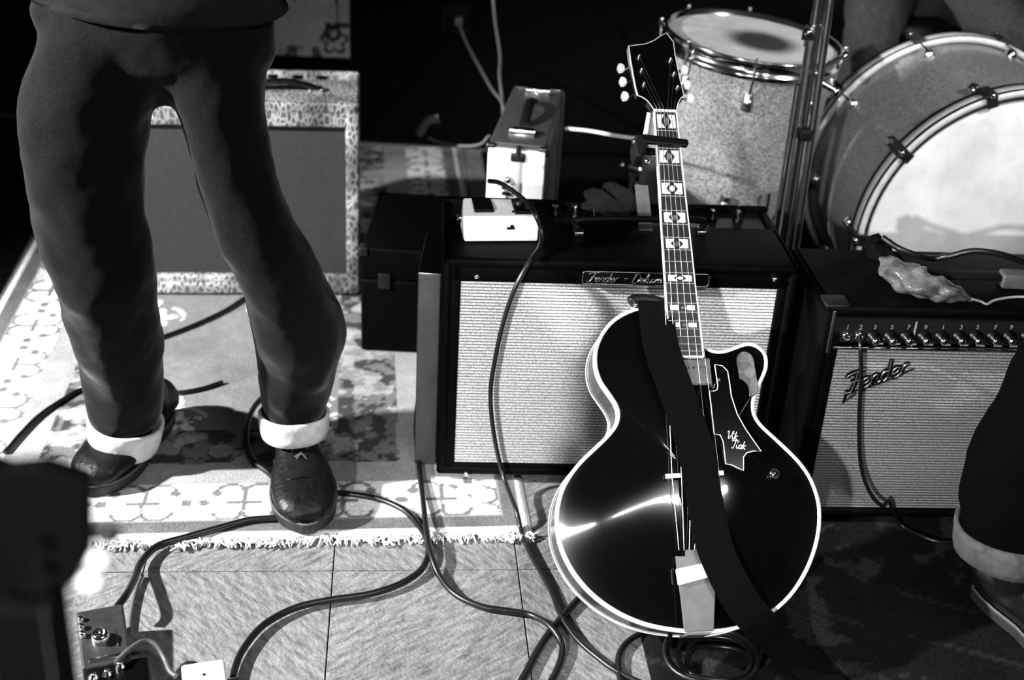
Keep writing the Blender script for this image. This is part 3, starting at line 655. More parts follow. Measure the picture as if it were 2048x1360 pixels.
# cymbal stand in front of the drums
sy = 2.36; sb = ony(1562, 470, sy)
cs = thing('cymbal_stand', (sb[0], sy, .006), 0, 'folded chrome cymbal stand standing between the floor tom and the bass drum', 'stand')
sx_ = lambda: WB_(cs.location)
gx = sb[0]
P = lambda px, py, y=sy: Vector(ony(px, py, y))
pole = sx_(); top = P(1655, -160); a_ = P(1566, 450); a_.z = .05; ax_ = P(1627, 60); bx_ = P(1576, 400)
dirp = (ax_-bx_).normalized(); base = bx_-dirp*(bx_.z/dirp.z-.02)
pole.cyl(base, ax_, .0115, .0115, 16); pole.cyl(ax_-dirp*.03, ax_+dirp*.01, .0145, .0145, 16); pole.cyl(ax_, ax_+dirp*.55, .0085, .0085, 14); pole.build('pole', M_chromed, cs)
wn = sx_(); wn.box(P(1615, 72, sy-.015), (.022, .008, .014)); wn.cyl(P(1615, 72, sy-.015), P(1627, 80), .005, .005, 8); wn.sph(P(1617, 65, sy-.018), .009, 10); wn.build('wing_nut', M_chrome, cs)
for dx, dy, rr in ((.019, -.012, .0075), (-.016, -.014, .0065), (.012, .02, .0075)):
    l = sx_(); l.cyl(base+Vector((dx*1.5, dy*2, 0)), ax_+dirp*(.12 if dx > 0 else -.1)+Vector((dx, dy, 0)), rr, rr, 12); l.sph(base+Vector((dx*1.5, dy*2, -.002)), .012, 10); l.build('folded_leg', M_chromed, cs)
kc = sx_(); kc.rbox(P(1609, 268, sy-.02), (.026, .026, .024), .005); kc.build('rubber_clamp', M_rubber, cs)
kb = sx_(); kb.tube([P(1625, 150, sy-.02), P(1650, 135, sy), P(1690, 112, sy+.03)], .004, n=8); kb.sph(P(1645, 140, sy), .008, 10); kb.sph(P(1690, 112, sy+.03), .006, 10); kb.cyl(P(1640, 165, sy), P(1670, 182, sy), .006, .006, 8); kb.sph(P(1672, 183, sy), .009, 10); kb.build('tilter_arm', M_chrome, cs)
# ------------------------------------------------------------------ silver case behind the main amplifier
yc = 2.42; fl_ = Vector(ony(975, 286, yc)); fr = Vector(ony(1097, 290, yc)); hc = (fl_.z+fr.z)/2
rl_ = Vector(onz(1032, 172, hc)); rr_ = Vector(onz(1128, 175, hc)); wx = (fr.x-fl_.x); dep = .36
dvec = Vector(((rl_.x-fl_.x+rr_.x-fr.x)/2, (rl_.y+rr_.y)/2-yc, 0)); cyaw = -math.atan2(dvec.x, dvec.y); dep = dvec.length
ca_ = thing('hard_case', (fl_.x, yc, .0065), cyaw, 'upright silver hard case with grey top edge and two chrome latches behind the main amplifier', 'case')
hh_ = hc-.0065; wx = wx*.985
MB().rbox((wx/2, dep/2, hh_/2), (wx, dep, hh_-.004), .008).build('case_body', M_greyv, ca_)
MB().rbox((wx/2, .002, hh_/2-.003), (wx-.004, .012, hh_-.012), .003).build('front_plate', M_alu, ca_, label='bright aluminium front')
MB().rbox((wx/2, dep/2, hh_-.004), (wx-.008, dep-.010, .01), .003).build('top_edge', M_greyv, ca_)
MB().rbox((wx*.5, -.0045, hh_/2), (wx*.17, .006, hh_-.03), .001).build('centre_band', mat('case_seam_band', .40, .4, .3, noise=(70, .8, 1.1)), ca_)
for k, yy in enumerate((.055, dep-.06)):
    l = MB(); l.rbox((wx*.52, yy, hh_+.004), (.052, .016, .008), .002); l.rbox((wx*.52, yy+.018, hh_+.006), (.044, .012, .012), .002); l.cyl((wx*.3, yy+.008, hh_+.009), (wx*.74, yy+.008, hh_+.009), .004, .004, 8)
    l.build('latch', M_chrome, ca_)
h1 = MB(); rings = []
for k in range(11):
    t = k/10; y_ = .115+t*(dep-.23); z_ = hh_+.004+.02*math.sin(PI*t)
    rings.append([(wx*.5+.011*math.cos(a), y_, z_+.006*math.sin(a)) for a in np.linspace(0, 2*PI, 9)[:-1]])
h1.loft(rings); h1.build('handle', M_rubber, ca_)
for sx in (.007, wx-.007):
    c = MB(); c.rbox((sx, .008, hh_-.012), (.022, .022, .024), .006); c.build('corner_protector', M_blackmetal, ca_)
c = MB(); c.rbox((wx*.53, -.006, hh_-.024), (.03, .008, .018), .003); c.cyl((wx*.53, -.006, hh_), (wx*.53, -.006, hh_-.02), .005, .006, 8); c.build('hinge', M_blackmetal, ca_)
c = MB(); c.sph((wx*.37, -.008, hh_-.072), .009, 10); c.rbox((wx*.37, -.005, hh_-.09), (.024, .01, .008), .002); c.rbox((wx*.37, -.005, hh_-.102), (.022, .012, .010), .003); c.sph((wx*.37, -.008, hh_-.115), .006, 10); c.build('clasp', M_chrome, ca_)
for yy in (dep-.02,): MB().rbox((wx*.5, yy, hh_+.003), (wx*.8, .004, .004), .001).build('hinge_strip', M_chrome, ca_)
# small items between the case and the wall
g1 = [Vector(ony(x, y, yy)) for x, y, yy in ((858, 276, 2.9), (875, 284, 2.88), (920, 292, 2.8), (960, 289, 2.72), (978, 272, 2.68))]
for g in g1: g.z = max(g.z, .02)
cable('patch_lead', g1, .0042, M_cableg, 'grey patch lead with cloth covered plug dangling left of the silver case')
e0 = Vector(ony(838, 268, 2.9)); e1 = Vector(ony(878, 238, 2.9))
cable('light_lead', [ony(1133, 257, 2.6), ony(1180, 262, 2.5), ony(1230, 271, 2.4), ony(1278, 277, 2.3)], .0042, mat('pale_cable', .5, .5, noise=(90, .8, 1.1)), 'short pale lead running behind the guitar neck to the black clamp')
cl = cable('rolled_cloth', [e0, (e0+e1)/2+Vector((-.004, 0, .012)), e1], [.012]*17, M_tolexg, 'small grey rolled cloth lying left of the silver case', 'cloth')
# white stomp box on the main amplifier
pl0 = onz(928, 483, AH+.002); pr0 = onz(1078, 482, AH+.002)
pw = pr0[0]-pl0[0]; pyaw = math.atan2(pr0[1]-pl0[1], pw)
pd = thing('effects_pedal', (pl0[0], pl0[1], AH+.001), pyaw, 'white effects pedal with black footpad on top of the main amplifier', 'pedal')
pdp, ph = .070, .046
b = MB(); v = [(0, 0, 0), (pw, 0, 0), (pw, pdp, 0), (0, pdp, 0), (-.004, 0, ph), (pw, 0, ph), (pw-.004, pdp, ph+.004), (.004, pdp, ph+.008)]
b.add(v, [(0, 3, 2, 1), (4, 5, 6, 7), (0, 1, 5, 4), (1, 2, 6, 5), (2, 3, 7, 6), (3, 0, 4, 7)]); b.build('enclosure', M_white, pd, bevel=.004)
MB().box((pw*.27, pdp*.56, ph+.0055), (pw*.26, pdp*.75, .006)).build('footpad', M_rubber, pd, bevel=.001)
MB().box((pw*.83, pdp*.52, ph+.0035), (pw*.30, pdp*.80, .006)).build('control_recess', M_blackpl, pd, bevel=.001)
for k, (u_, v_) in enumerate(((.76, .62), (.88, .40))):
    kk = MB(); kk.lathe((pw*u_, pdp*v_, ph+.006), (0, 0, 1), [(.010, 0), (.0095, .008), (.005, .010), (0, .0102)], 16); kk.build('knob', M_rubber if k else M_blackmetal, pd)
kk = MB(); kk.rbox((pw*.62, -.001, ph*.55), (.014, .003, .004), .001); kk.rbox((pw*.635, -.001, ph*.62), (.006, .003, .006), .001); kk.build('brand_mark', M_blackpl, pd)
kk = MB(); kk.sph((pw*.66, pdp*.25, ph+.002), .0025, 8); kk.build('indicator_lamp', M_blackpl, pd)
kk = MB(); kk.lathe((-.001, pdp*.6, ph*.6), (-1, 0, 0), [(.007, 0), (.007, .006), (.004, .008), (.004, .0)], 12); kk.build('jack_socket', M_chrome, pd)
o1 = [onz(978, 362, AH+.085), onz(1000, 366, AH+.09), onz(1030, 385, AH+.08), onz(1057, 408, AH+.068), onz(1072, 432, AH+.056), onz(1083, 462, AH+.03), onz(1080, 492, AH+.012), ony(1060, 522, 1.925), ony(1032, 572, 1.905), ony(1008, 640, 1.905), ony(990, 720, 1.905), ony(981, 790, 1.905), ony(988, 870, 1.905), ony(1006, 950, 1.90), onz(1032, 1020, .03), onz(1042, 1060, .010), onz(1062, 1110, .009), onz(1100, 1178, .008), onz(1120, 1228, .010), onz(1152, 1276, .008), onz(1195, 1315, .008), onz(1240, 1346, .008), onz(1310, 1376, .008), onz(1420, 1420, .010), onz(1540, 1480, .010)]
cable('instrument_cable', o1, .0042, M_cable, 'long black cable from the white pedal down across the bright grille to the floor', k=10)
# cloth strip and dark cloth on the main amplifier
s0 = [Vector(onz(1283, 392, AH+.04)), Vector(onz(1287, 430, AH+.016)), Vector(onz(1290, 460, AH+.003))]
st = MB(); rings = []
for i, p in enumerate(smooth_path([s0[0]+Vector((-.002, .02, .012)), s0[0], s0[1], s0[2]], 5)):
    p = Vector(p); rings.append([p+Vector((-.0105, 0, -.001)), p+Vector((.0135, 0, -.001)), p+Vector((.0135, 0, .0015)), p+Vector((-.0105, 0, .0015))])
st.loft(rings, smooth=False); st.build('fabric_strip', mat('grey_fabric', .24, .9, noise=(60, .8, 1.2)), None, 'pale grey fabric strip draped over the knobs of the main amplifier', 'strap')
dc = Vector(onz(1222, 425, AH+.008)); dc.y += .03
mb = MB(); mb.sph((0, 0, .0), 1, 28, (.055, .035, .035)); mb.v = [(x*(1+.25*math.sin(x*170+z*90)), y*(1+.2*math.sin(y*200+x*60)), max(z, -.006)*(1+.3*math.sin(x*120+y*150))) for x, y, z in mb.v]
o = mb.build('bundled_cloth', mat('dim_wool_cloth', .012, .95, noise=(90, .4, 1.8), bump=(120, .8)), None, 'dark bundled woollen cloth on the rear of the main amplifier', 'cloth'); o.location = (dc.x, dc.y, AH+.0085)
# things on the right amplifier
def zt(px, py, dz=0): return Vector(onz(px, py, BH+LZ+dz))
def lump(name, path, rads, m, label, cat, sq=.6, wr=.18, n=22, fl=.0082):
    P_ = [Vector(p) for p in smooth_path(path, 7)]; rr = np.interp(np.linspace(0, 1, len(P_)), np.linspace(0, 1, len(rads)), rads); rings = []
    for i, p in enumerate(P_):
        d = (P_[min(i+1, len(P_)-1)]-P_[max(i-1, 0)]).normalized(); x = d.cross(Vector((0, 0, 1))).normalized(); y = x.cross(d); rg = []
        for k in range(n):
            a = 2*PI*k/n; q = 1+wr*math.sin(a*4+i*.5)+wr*.7*math.sin(a*3-i*.8)+wr*.12*random.uniform(-1, 1)
            v = p+x*(rr[i]*math.cos(a)*q)+y*(rr[i]*sq*math.sin(a)*q); v.z = max(v.z, BH+fl+.0005); rg.append(v)
        rings.append(rg)
    mb = MB(); mb.loft(rings); return mb.build(name, m, None, label, cat)
lump('plastic_bag', [zt(1775, 520, .03), zt(1800, 545, .03), zt(1838, 566, .028), zt(1880, 578, .022), zt(1920, 590, .012), zt(1946, 600, .005)], [.014, .030, .034, .028, .016, .003], M_plastic, 'crumpled shiny plastic bag lying on top of the right amplifier', 'bag')
lump('work_glove', [zt(1745, 470, .045), zt(1752, 490, .03), zt(1772, 512, .02), zt(1800, 522, .012)], [.014, .026, .024, .014], M_felt, 'crumpled dark glove behind the plastic bag on the right amplifier', 'glove', fl=.009)
cable('looped_cable', [zt(1765, 475, .05), zt(1800, 498, .04), zt(1840, 512, .03), zt(1868, 517, .02), zt(1900, 512, .03), zt(1945, 502, .045), zt(2000, 508, .045), zt(2050, 525, .03), zt(2110, 545, .01), zt(2160, 560, .006)], .0055, M_cable, 'thick black cable arching across the top of the right amplifier')
cable('thin_lead', [zt(1944, 598, .012), zt(1962, 603, .006), zt(1974, 608, .004), zt(1992, 600, .004), zt(2030, 594, .004), zt(2080, 595, .004)], .0022, mat('pale_thin_cable', .3, .5, noise=(90, .8, 1.1)), 'thin pale lead running right from the plastic bag')
bz = zt(2030, 578); MB().rbox((bz.x+.03, bz.y+.01, BH+.0215), (.11, .03, .026), .004).build('tape_box', M_tolexg, None, 'small flat metal box at the right edge on top of the right amplifier', 'box')
# ------------------------------------------------------------------ THE GUITAR
GR = np.array([[.98929338, .14348721, -.02664653], [-.08564142, .7186243, .69010482], [.11817006, -.68043408, .72321871]]).T
GT = np.array([.23338309, 2.04436752, .69210547])
GB = -.852                                    # base of the body along the neck axis
gorg = GT+GR @ np.array([0, GB, -.075])
gt = bpy.data.objects.new('archtop_guitar', None); COL.objects.link(gt); gt.empty_display_size = .05
gm = Matrix.Identity(4)
for r in range(3):
    for c in range(3): gm[r][c] = GR[r][c]
    gm[r][3] = gorg[r]
gt.matrix_world = gm
tag(gt, 'black archtop electric guitar with white binding leaning against the main amplifier', 'guitar')
# local point: a right, b up the neck (0 at nut), c towards the viewer (0 = string plane)
def gl(a, b, c): return (a, b-GB, c+.075)
def gp(px, py, c=0.):
    n = GR[:, 2]; h = onpl(px, py, GT+n*c, n); q = GR.T @ (h-GT); return float(q[0]), float(q[1])
TOPC = -.030; THK = .068
out_px = [(1338, 634), (1318, 612), (1290, 612), (1255, 622), (1225, 640), (1205, 663), (1192, 690), (1188, 715), (1190, 740), (1199, 765), (1214, 787), (1228, 808), (1234, 828), (1229, 850), (1211, 873), (1186, 897), (1160, 922), (1138, 950), (1122, 980), (1113, 1015), (1112, 1050), (1117, 1085), (1130, 1120), (1151, 1155), (1180, 1188), (1214, 1215), (1255, 1238), (1300, 1254), (1350, 1263), (1400, 1266), (1450, 1263), (1500, 1250), (1545, 1226), (1580, 1195), (1608, 1155), (1628, 1110), (1639, 1065), (1641, 1020), (1634, 985), (1619, 950), (1597, 920), (1570, 893), (1545, 870), (1522, 848), (1510, 828), (1508, 805), (1515, 780), (1527, 755), (1534, 735), (1533, 712), (1522, 696), (1505, 687), (1488, 687), (1470, 693), (1450, 700), (1430, 701), (1413, 694), (1402, 680), (1396, 655), (1390, 634)]
og = [gp(x, y, TOPC) for x, y in out_px]
og = [(float(p[0]), float(p[1])) for p in smooth_path([(a, b, 0) for a, b in og+[og[0]]], 3)[:-1]]
N_ = len(og)
def nrm2(poly):
    n = []; m = len(poly)
    for i in range(m):
        a, b = poly[i-1], poly[(i+1) % m]; d = (b[0]-a[0], b[1]-a[1]); l = math.hypot(*d)+1e-9; n.append((d[1]/l, -d[0]/l))
    return n
nn = nrm2(og)
ar = sum(og[i][0]*og[(i+1) % N_][1]-og[(i+1) % N_][0]*og[i][1] for i in range(N_))
sg = 1 if ar > 0 else -1; nn = [(x*sg, y*sg) for x, y in nn]       # outward
offp = lambda d: [(p[0]+n[0]*d, p[1]+n[1]*d) for p, n in zip(og, nn)]
# sides (rim)
b = MB(); t0 = offp(-.0015)
b.add([gl(a, bb, TOPC-.006) for a, bb in t0]+[gl(a, bb, TOPC-THK+.004) for a, bb in t0], [(i, (i+1) % N_, N_+(i+1) % N_, N_+i) for i in range(N_)], True)
b.build('rim', M_gside, gt)
def arch_plate(s, c0, ccen):
    cx, cy = gp(1388, 965, TOPC); mb = MB(); v = []; L_ = [1, .985, .96, .93, .88, .8, .7, .58, .45, .32, .2, .1]
    base_ = offp(-.001)
    for q in L_:
        e = 1-q; hgt = .018*(1-math.cos(min(1, e/.75)*PI))/2*1.0
        if e < .05: hgt = .0002
        v += [gl(cx+(a-cx)*q, cy+(bb-cy)*q, c0+s*hgt) for a, bb in base_]
    v.append(gl(cx, cy, c0+s*.018)); k = len(L_)
    f = [(j*N_+i, j*N_+(i+1) % N_, (j+1)*N_+(i+1) % N_, (j+1)*N_+i) for j in range(k-1) for i in range(N_)]+[((k-1)*N_+i, (k-1)*N_+(i+1) % N_, len(v)-1) for i in range(N_)]
    mb.add(v, f, True); return mb
arch_plate(1, TOPC, 0).build('carved_top', M_gtop, gt)
arch_plate(-.3, TOPC-THK, 0).build('back', M_gtop, gt)
def band(mb, din, dout, c0, c1):
    I, O = offp(din), offp(dout); v = [gl(a, bb, c1) for a, bb in I]+[gl(a, bb, c1) for a, bb in O]+[gl(a, bb, c0) for a, bb in O]+[gl(a, bb, c0) for a, bb in I]
    mb.add(v, [(k*N_+i, k*N_+(i+1) % N_, ((k+1) % 4)*N_+(i+1) % N_, ((k+1) % 4)*N_+i) for k in range(4) for i in range(N_)], True); return mb
b = MB(); band(b, -.0050, .0006, TOPC-.0085, TOPC+.0012); b.build('top_binding', M_ivory, gt)
b = MB(); band(b, -.002, .0004, TOPC-THK-.001, TOPC-THK+.0012); b.build('back_binding', M_ivory, gt)
# neck
nutL, nutR = gp(1309, 223), gp(1354, 223); endL, endR = gp(1363, 711), gp(1407, 711)
def bd_edge(t):   # board half edges at fraction along b
    bb = (nutL[1]+nutR[1])/2*(1-t)+(endR[1])*t
    e12 = gp(1392, 566); t12 = (e12[1]-nutR[1])/(endR[1]-nutR[1]); sl = (e12[0]-nutR[0])/t12
    r_ = nutR[0]+sl*t; e12l = gp(1331, 566); sl2 = (e12l[0]-nutL[0])/t12; return nutL[0]+sl2*t, r_, bb
def bt(b_): t = (b_-(nutL[1]+nutR[1])/2)/(endR[1]-(nutL[1]+nutR[1])/2); return bd_edge(t)
NB = (nutL[1]+nutR[1])/2; EB = endR[1]
b = MB(); rings = []
for k in range(15):
    t = k/14*.80; l, r_, bb = bd_edge(t); mid, hw = (l+r_)/2, (r_-l)/2-.0006; dp = .020+.004*t+(.03*max(0, t-.68)/.12)
    rings.append([gl(mid+hw*math.cos(a), bb, -.0065-dp*abs(math.sin(a))**.85) for a in np.linspace(PI, 2*PI, 11)])
b.loft(rings); b.build('neck', M_gside, gt)
l0, r0, _ = bd_edge(0); l1, r1, _ = bd_edge(1)
b = MB(); b.add([gl(x, y, c) for c in (-.0065, -.0022) for x, y in ((l0+.0012, NB), (r0-.0012, NB), (r1-.0012, EB), (l1+.0012, EB))], [(0, 1, 2, 3), (4, 5, 6, 7), (0, 1, 5, 4), (1, 2, 6, 5), (2, 3, 7, 6), (3, 0, 4, 7)]); fbd = b.build('fretboard', M_ebony, gt)
b = MB()
for x0, x1 in ((l0, l1), (r0, r1)):
    s = 1 if x0 == l0 else -1
    b.add([gl(x0-.0004*s, NB, -.0085), gl(x0-.0004*s, NB, -.0020), gl(x0+.0016*s, NB, -.0020), gl(x0+.0016*s, NB, -.0085), gl(x1-.0004*s, EB, -.0085), gl(x1-.0004*s, EB, -.0020), gl(x1+.0016*s, EB, -.0020), gl(x1+.0016*s, EB, -.0085)], [(0, 1, 5, 4), (1, 2, 6, 5), (2, 3, 7, 6), (3, 0, 4, 7), (0, 1, 2, 3), (4, 5, 6, 7)])
b.add([gl(l1, EB-.0025, -.0085), gl(r1, EB-.0025, -.0085), gl(r1, EB, -.0085), gl(l1, EB, -.0085), gl(l1, EB-.0025, -.0018), gl(r1, EB-.0025, -.0018), gl(r1, EB, -.0018), gl(l1, EB, -.0018)], [(0, 1, 2, 3), (4, 5, 6, 7), (0, 1, 5, 4), (1, 2, 6, 5), (2, 3, 7, 6), (3, 0, 4, 7)])
b.build('neck_binding', M_ivory, gt)
b = MB(); b.add([gl(l0, NB+.004, -.007), gl(r0, NB+.004, -.007), gl(r0, NB, -.007), gl(l0, NB, -.007), gl(l0, NB+.004, .0), gl(r0, NB+.004, .0), gl(r0, NB, .0), gl(l0, NB, .0)], [(0, 1, 2, 3), (4, 5, 6, 7), (0, 1, 5, 4), (1, 2, 6, 5), (2, 3, 7, 6), (3, 0, 4, 7)]); b.build('nut', M_ivory, gt)
# fret positions from the photograph's inlays: fit of the scale rule on the board
scl = .629; fp = lambda n: NB-scl_eff*(1-2**(-n/12.))
y12 = gp(1362, 566)[1]; scl_eff = (NB-y12)*2
for n in range(1, 21):
    y = fp(n)
    if y < EB+.003: break
    l, r_, _ = bt(y); MB().cyl(gl(l+.0012, y, -.0022), gl(r_-.0012, y, -.0022), .0010, .0010, 6).build('fret', M_string, fbd)
inl = [(1, 243), (3, 313), (5, 377), (7, 433), (9, 484), (12, 554), (15, 614), (17, 649.5)]
for n, py in inl:
    y0, y1 = fp(n-1), fp(n); g_ = (y0-y1); yc_ = (y0+y1)/2; l, r_, _ = bt(yc_); w_ = r_-l; mid = (l+r_)/2
    hb = g_*.36 if n < 12 else g_*.28; xi, xo = w_*.10, w_*.39; gap = .0042
    if n >= 15: gap = .005
    for s in (-1, 1):      # block with a notch that follows the diamond
        pts = [(mid+s*(xo), yc_-hb), (mid+s*(xo), yc_+hb), (mid+s*(xi*.45+gap*.3), yc_+hb), (mid+s*(w_*.19+gap*.35), yc_), (mid+s*(xi*.45+gap*.3), yc_-hb)]
        if n >= 15: pts = [(mid+s*xo, yc_-hb), (mid+s*xo, yc_+hb), (mid+s*w_*.15, yc_+hb), (mid+s*w_*.11, yc_), (mid+s*w_*.15, yc_-hb)]
        MB().prism(pts, gl, -.0026, -.0019).build('inlay', M_pearl, fbd)
    dm = w_*.115 if n < 15 else w_*.06
    MB().prism([(mid-dm, yc_), (mid, yc_+hb*.62), (mid+dm, yc_), (mid, yc_-hb*.62)], gl, -.0026, -.0019).build('inlay', M_pearlg if n not in (5, 12) else M_pearl, fbd)
# headstock, tilted back from the nut
TA = R_(13)
def hs(a, b_, c): return gl(a, NB+.004+(b_)*math.cos(TA)+c*math.sin(TA), -.003-(b_)*math.sin(TA)+c*math.cos(TA))
hn = GR @ np.array([0, math.sin(TA), math.cos(TA)]); ho_ = GT+GR @ np.array([0, NB+.004, -.003])
hv = GR @ np.array([0, math.cos(TA), -math.sin(TA)])
def hp_(px, py): h = onpl(px, py, ho_, hn)-ho_; return float(h @ GR[:, 0]), float(h @ hv)
hpoly = [hp_(x, y) for x, y in ((1309, 221), (1303, 211), (1295, 201), (1285, 194), (1274, 190), (1270, 176), (1265, 150), (1260, 122), (1257, 92), (1272, 90), (1290, 88), (1308, 81), (1322, 71), (1333, 66), (1347, 84), (1350, 108), (1355, 135), (1361, 163), (1368, 190), (1361, 197), (1356, 206), (1353, 221))]
MB().prism(hpoly, hs, -.015, 0).build('headstock', M_gtop, gt)
hbn = MB(); hbn.tube([hs(a, c, -.0005) for a, c in hpoly], .0009, n=6); hbn.build('headstock_binding', M_ivory, gt)
sbn = MB(); k0 = [hp_(x, y) for x, y in ((1256, 92), (1260, 122), (1265, 150), (1270, 176), (1274, 190))]
sbn.add([hs(a, c, q) for a, c in k0 for q in (-.012, .0006)], [(2*i, 2*i+2, 2*i+3, 2*i+1) for i in range(4)]); so_ = sbn.build('side_binding', M_ivory, gt); so_.modifiers.new('s', 'SOLIDIFY').thickness = .002
posts = []
for i, ((bx0, by0), (qx, qy)) in enumerate(zip(((1244, 130), (1248, 157), (1252, 186), (1371, 133), (1376, 163), (1383, 190)), ((1277, 116), (1282, 143), (1287, 171), (1340, 122), (1347, 150), (1354, 177)))):
    ba, bb = hp_(bx0, by0); qa, qb = hp_(qx, qy); posts.append((qa, qb)); s = -1 if i < 3 else 1
    p = MB(); p.lathe(hs(qa, qb, 0), Vector(hs(0, 0, 1))-Vector(hs(0, 0, 0)), [(.0052, 0), (.005, .002), (.003, .003), (.003, .009), (0, .0092)], 14); po = p.build('tuner_post', M_chromed, gt)
    ed = qa+s*.012; k = MB(); k.cyl(hs(qa, qb, -.014), hs(ba-s*.004, bb, -.014), .0022, .0022, 8); k.build('tuner_shaft', M_chrome, gt)
    k = MB(); k.prism([(ba-s*.006, bb-.0045), (ba-s*.006, bb+.0045), (ba-s*.001, bb+.0088), (ba+s*.004, bb+.0085), (ba+s*.0075, bb+.0005), (ba+s*.0045, bb-.0085), (ba-s*.001, bb-.0078)], hs, -.013, -.004); k.build('tuner_button', M_ivory, gt, bevel=.0018)
# pickups, bridge, tailpiece
def quad(name, pts, c0, c1, m, bev=.001, parent=None):
    return MB().prism([gp(x, y, c1) for x, y in pts], gl, c0, c1).build(name, m, parent or gt, bevel=bev)
pk = quad('neck_pickup', ((1340, 716), (1420, 716), (1425, 769), (1345, 769)), TOPC+.002, -.013, mat('pickup_cover_dark', .12, .3, .6, noise=(90, .7, 1.3)))
quad('pickup_trim', ((1346, 767), (1426, 767), (1426, 770.5), (1346, 770.5)), TOPC+.002, -.012, M_chrome, .0005)
for k in range(6):
    x = 1352+k*11.5; a, bb = gp(x, 735, -.013); MB().lathe(gl(a, bb, -.0132), Vector(gl(0, 0, 1))-Vector(gl(0, 0, 0)), [(.0025, 0), (.0022, .001), (0, .0011)], 10).build('pole_screw', M_chrome, pk)
pk2 = quad('bridge_pickup', ((1338, 879), (1436, 869), (1445, 921), (1346, 926)), TOPC+.002, -.014, mat('pickup_cover_chrome', .75, .3, .5, noise=(30, .75, 1.15)), .003)
quad('bridge_base', ((1302, 946), (1455, 940), (1458, 962), (1306, 968)), TOPC+.012, -.020, mat('bridge_base_dark', .12, .3, .5, noise=(60, .6, 1.3)), .002)
b = MB()
for x in (1338, 1440):
    a, bb = gp(x, 956 if x < 1400 else 950, -.012); b.lathe(gl(a, bb, -.021), Vector(gl(0, 0, 1))-Vector(gl(0, 0, 0)), [(.009, 0), (.009, .003), (.004, .003), (.004, .014), (0, .014)], 18)
b.build('bridge_thumbwheel', M_chrome, gt)
quad('bridge_saddle', ((1330, 947), (1448, 940), (1449, 951), (1331, 958)), -.010, -.0035, M_chromed, .001)
quad('tailpiece', ((1351, 1112), (1371, 1112), (1371, 1099), (1393, 1099), (1393, 1088), (1413, 1088), (1424, 1110), (1432, 1130), (1432, 1160), (1428, 1262), (1369, 1264), (1362, 1200), (1354, 1140)), -.011, -.008, M_wood, .001)
quad('tailpiece_bar', ((1352, 1138), (1426, 1122), (1434, 1150), (1357, 1171)), -.008, -.003, M_tape, .002)
b = MB(); a, bb = gp(1398, 1262, -.008); b.box(gl(a, bb-.004, -.030), (.034, .003, .05)); b.build('tailpiece_hinge', M_wood, gt)
# strings
for k in range(6):
    t = k/5.; l, r_, _ = bt(NB); xa = l+.005+(r_-l-.010)*t; xb_l, xb_r = gp(1345, 952)[0], gp(1440, 947)[0]; xb2 = xb_l+(xb_r-xb_l)*t; yb = gp(1390, 950)[1]
    xt, yt = gp(1358+t*52, 1100, -.007); qa, qb = posts[(2, 1, 0, 3, 4, 5)[k]]; rr = .00055-.00006*k
    MB().tube([hs(qa, qb, .005), gl(xa, NB+.004, .0007), gl(xa, NB, .0007), gl(xb2, yb, -.0025), gl(xt, yt, -.0075)], rr*1.3, n=5).build('string', M_string, gt)
# pickguard
pgp = ((1429.6, 728.7), (1445, 731.5), (1455.4, 742), (1459, 763), (1463, 792), (1474.6, 828), (1491.8, 858.7), (1522.4, 902.7), (1507, 901.7), (1493.7, 905.5), (1487, 914), (1487, 941), (1476.5, 936), (1463, 929.4), (1451.6, 927.5), (1446.8, 883.5), (1441, 870), (1428.7, 868), (1419, 782), (1428.7, 782), (1434.4, 779), (1436, 771))
PGC = -.012; pp_ = [gp(x, y, PGC) for x, y in pgp]
pgo = MB().prism(pp_, gl, PGC-.002, PGC).build('pickguard', M_gtop, gt)
b = MB(); b.tube([gl(a, c, PGC-.0006) for a, c in pp_], .0010, n=6, close=True); b.build('pickguard_binding', M_ivory, pgo)
e1_ = gp(1452, 877, PGC); frp = lambda a, b_, c: gl(e1_[0]+a*.98+b_*.1, e1_[1]+b_*.98-a*.12, PGC+c)
b = MB(); script_text(b, 'Vik', frp, 0, 0, .0125, .0008); script_text(b, 'Tiak', frp, .008, -.014, .0125, .0008); b.build('signature', M_pearl, pgo)
b = MB(); a, c = gp(1432, 760, PGC); b.cyl(gl(a+.004, c, PGC), gl(a+.004, c, TOPC), .003, .003, 8); b.build('pickguard_bracket', M_chromed, pgo)
# pearloid plate in the cutaway horn
pts = []
c0, c1 = gp(1490, 722, -.026), gp(1498, 774, -.026); wv_ = (gp(1510, 750, -.026)[0]-gp(1475, 750, -.026)[0])/2
for k in range(9): t = PI*k/8; pts.append((c0[0]+wv_*math.cos(t), c0[1]+wv_*1.1*math.sin(t)))
for k in range(9): t = PI+PI*k/8; pts.append((c1[0]+wv_*math.cos(t), c1[1]+wv_*1.1*math.sin(t)))
pto = MB().prism(pts, gl, TOPC, -.025).build('control_plate', M_pearlg, gt)
b = MB(); b.tube([gl(x, y, -.0255) for x, y in pts], .0007, n=5, close=True); b.build('plate_edge', M_blackpl, pto)
for (x, y) in ((1548, 948), (1272, 940)):
    a, c = gp(x, y, -.02); b = MB(); b.lathe(gl(a, c, -.028), Vector(gl(0, 0, 1))-Vector(gl(0, 0, 0)), [(.009, 0), (.0085, .01), (.006, .014), (0, .015)] if x > 1500 else [(.003, 0), (.002, .004), (0, .004)], 16); b.build('volume_knob' if x > 1500 else 'top_screw', M_chrome, gt)
# capo
cp_ = thing('capo', tuple(gorg), 0, 'black capo clamped across the guitar neck', 'capo'); cp_.matrix_world = gm
